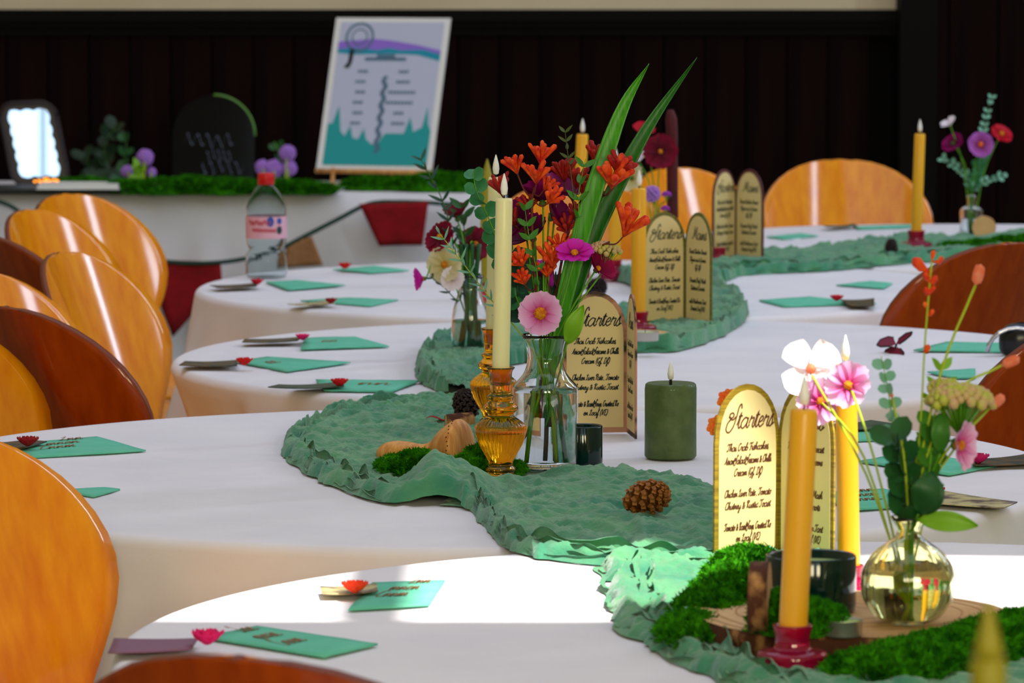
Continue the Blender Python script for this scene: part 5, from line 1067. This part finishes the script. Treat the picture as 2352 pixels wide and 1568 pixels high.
part('frame', MB().add([fm(x, y, .004) for x, y in of]+[fm(x, y, -.014) for x, y in of], [tuple(range(len(of))), tuple(range(2*len(of)-1, len(of)-1, -1))]+[(i, len(of)+i, len(of)+(i+1) % len(of), (i+1) % len(of)) for i in range(len(of))]), MT['frame'], t, False)
part('frame_rim', MB().tube([fm(x, y, .004) for x, y in of+of[:1]], .006, 8), MT['frame'], t)
sg = []
for i in range(96):
    u = i/96; per = 2*(86+150); d = u*per
    if d < 86: x, y, nx_, ny_ = -43+d, 26, 0, -1
    elif d < 236: x, y, nx_, ny_ = 43, 26+d-86, 1, 0
    elif d < 322: x, y, nx_, ny_ = 43-(d-236), 176, 0, 1
    else: x, y, nx_, ny_ = -43, 176-(d-322), -1, 0
    s_ = 4.5*abs(sin(pi*d/29.5)); sg.append((x+nx_*s_, y+ny_*s_))
part('mirror_glass', MB().add([fm(x, y, .0065) for x, y in sg], [tuple(range(96))]), MT['mirror'], t, False)
part('stand', MB().tube([fm(0, 90, -.016), V((mo.x, mo.y+.12, TZ+.005))], .007, 8), MT['frame'], t)
# acrylic sign
Ya = 13.55; ao = PD(490, 410, Ya); ao.z = TZ+.012; sA = Ya/FPX; t = thing('arched_sign', 'dark arched acrylic sign with pale script among the moss', 'sign', V((ao.x, ao.y, TZ)))
ar = [(-95,0),(95,0)]+[(95*cos(pi*i/20), 110+93*sin(pi*i/20)) for i in range(21)]; tilt = .12
fa = lambda x, y, z: ao+V((x*sA, y*sA*tilt-z, y*sA))
pa = part('sheet', slab(MB(), [(x, y) for x, y in ar], lambda x, y, z: fa(x, z, -y), -.003, .003), MT['acrylic'], t, False)
mb = MB(); mb.tube([fa(95.5*cos(pi*i/20), 110+93.5*sin(pi*i/20), .0) for i in range(0, 11)], .0040, 6); part('edge', mb, MT['acrylic_edge'], t, label='green edge of the acrylic')  # green tube along the right half of the arch
mb = MB(); wa = lambda x, y: fa(x, y, .0045)
write(mb, 'Lunch Bar', 0, 96, 17, 3.2, wa, 130); write(mb, '&', 10, 62, 12, 2.4, wa); write(mb, 'Shots', 20, 34, 15, 3.2, wa, 100)
mb = MB()
for k, (cx, y, w_, h_) in enumerate(((-10,100,110,16), (14,66,60,13), (22,38,96,16))):
    p_ = [V((cx-w_/2+w_*i/18, y+h_*sin(i*1.7+k)*(1-.4*(i % 3 == 0)), 0)) for i in range(19)]; p_ = bez(p_, 90)
    mb.add([wa(q.x+dx_, q.y+(1.5 if s_ else -1.5)) for q in p_ for s_, dx_ in ((0, 0), (1, .6))], [(2*i, 2*i+1, 2*i+3, 2*i+2) for i in range(len(p_)-1)])
part('script_lettering', mb, MT['grey_ink'], pa, False)
# greenery along the back table
BG = 'greenery on the back table'
def bmoss(label, pts, n, seed, m='moss', L=.02): moss(label, [(B(px, py)+V((0, 0, .002)), rx, ry, h) for px, py, rx, ry, h in pts], 0, 0, n, m, seed, BG, L)
bmoss('long bank of bright moss in front of the dark acrylic sign', [(300,446,.09,.06,.03),(370,447,.09,.06,.035),(440,446,.09,.06,.04),(510,447,.09,.06,.035),(560,446,.07,.06,.03)], 5200, 21, 'moss')
bmoss('moss bank with white flowers right of the bottle cap', [(640,446,.07,.05,.03),(690,447,.07,.05,.028),(735,447,.05,.05,.02)], 2400, 22, 'moss')
bmoss('dark moss mound right of the poster easel', [(1000,440,.10,.07,.045),(1060,440,.09,.07,.04),(930,438,.08,.05,.03),(850,438,.09,.05,.03)], 3600, 23, 'moss')
bmoss('dark moss behind the white book at left', [(200,440,.08,.06,.03),(150,436,.05,.06,.02)], 1600, 24, 'moss')
LFB = leafmesh('leaf', MT['leaf_dark'], .045, .032, True); LFD = leafmesh('leaf', MT['leaf_deep'], .05, .034, True)
sprig('leafy_branch', 'dark leafy branch between the mirror and the acrylic sign', [B(255,440,0), BD(250,400,13.6), BD(240,340,13.6), BD(262,292,13.6)], None, LFD, .03, BG, 'stem_dark', .003, toward=(0,-1,.3))
sprig('leafy_branch', 'leafy branch with brighter tips left of the purple flowers', [B(272,440,0), BD(280,390,13.5), BD(290,340,13.5), BD(282,300,13.5)], None, LFB, .04, BG, 'stem_dark', .003, toward=(0,-1,.3), size=lambda q: .8)
sprig('leafy_branch', 'low leafy branch left under the dark branch', [B(230,442,0), BD(215,400,13.6), BD(196,362,13.6)], None, LFD, .03, BG, 'stem_dark', .003, toward=(0,-1,.3))
sprig('leafy_branch', 'leafy branch rising behind the bottle cap beside the poster', [B(655,440,0), BD(650,400,13.5), BD(640,350,13.5), BD(630,325,13.5)], None, LFB, .03, BG, 'stem', .003, toward=(0,-1,.3), size=lambda q: .7)
def pompom(label, px, py, r, m, base):
    h = BD(px, py, 13.45); b_ = B(*base); umbel('pompom_flower', label, b_, h, r, m, BG, n=60, flat=.9, bud=.28, sr=.0022, stem='stem_lime', full=True)
pompom('single lilac flower above the moss left of the sign', 333, 362, .024, 'lilac', (330,440))
pompom('pinkish lilac flower low by the lime leaves', 292, 394, .018, 'lilac', (300,440))
pompom('small lilac flower right of the lime leaves', 348, 396, .014, 'lilac', (345,440))
pompom('lilac flower just left of the bottle cap', 603, 384, .021, 'lilac', (608,440))
pompom('lilac flower just right of the bottle cap', 629, 388, .027, 'lilac', (630,440))
pompom('upper lilac flower right of the bottle', 660, 352, .024, 'lilac', (655,440))
pompom('lower lilac flower right of the bottle', 664, 386, .022, 'lilac', (660,440))
sprig('leafy_branch', 'lime leaves under the single lilac flower', [B(315,442,0), BD(318,410,13.4), BD(320,382,13.4)], None, leafmesh('leaf', MT['leaf_lime'], .035, .018), .012, BG, 'stem_lime', .002, toward=(0,-1,.3))
BLO = ('leftmost of all, right of the white book', 'under the left foot of the acrylic sign', 'under the middle of the acrylic sign', 'just left of the bottle cap', 'first to the right of the bottle', 'second to the right of the bottle', 'third to the right of the bottle', 'fourth to the right, nearest the poster')
for i, (px, py, r) in enumerate(((356,430,.016),(415,431,.012),(477,430,.012),(580,433,.014),(672,438,.014),(694,432,.016),(712,436,.015),(732,438,.018))):
    c = PD(px, py, 13.18); mb = MB()
    for k in range(9): f = k*2.4; q = math.sqrt(k/9); mb.ball(c+V((q*cos(f), -.2, q*sin(f)*.7))*r, r*.42, 6, 4)
    single('white_blossom', mb, MT['whitef'], 'white blossom on the back table moss, '+BLO[i], 'flower', 'white blossoms on the back table', c)
# book, board and fairy lights at left
single('dark_board', MB().box((B(-60,452).x, 13.16, TZ+.004), (B(292,452).x, 13.42, TZ+.018)), MT['book'], 'dark flat board under the white book at the left', 'board', None, (B(110,452).x, 13.3, TZ), smooth=False)
t = thing('guest_book', 'white open guest book lying at the front of the back table', 'book', (B(178,450).x, 13.18, TZ+.019)); x0, x1 = B(86,450).x, B(270,450).x
part('page_block', MB().box((x0, 13.13, TZ+.021), (x1, 13.27, TZ+.034)), MT['white'], t, False)
part('book_cover', MB().box((x0-.004, 13.125, TZ+.0185), (x1+.004, 13.295, TZ+.0215)), MT['white'], t, False)
t = thing('fairy_lights', 'cluster of warm fairy bulbs at the foot of the mirror', 'fairy lights', PD(105, 425, 13.35)); wp = []
for (px, py) in ((80,418),(88,415),(93,417),(102,412),(108,410),(104,420),(113,425),(118,416),(124,413),(128,418),(132,415),(110,416)):
    c = PD(px, py, 13.30+random.uniform(-.02, .02)); c.z = max(c.z, TZ+.034); part('bulb', MB().ball(c, .0038, 8, 6), MT['bulb'], t); wp.append(c)
part('wire', MB().tube(wp, .0008, 4), MT['gold'], t)
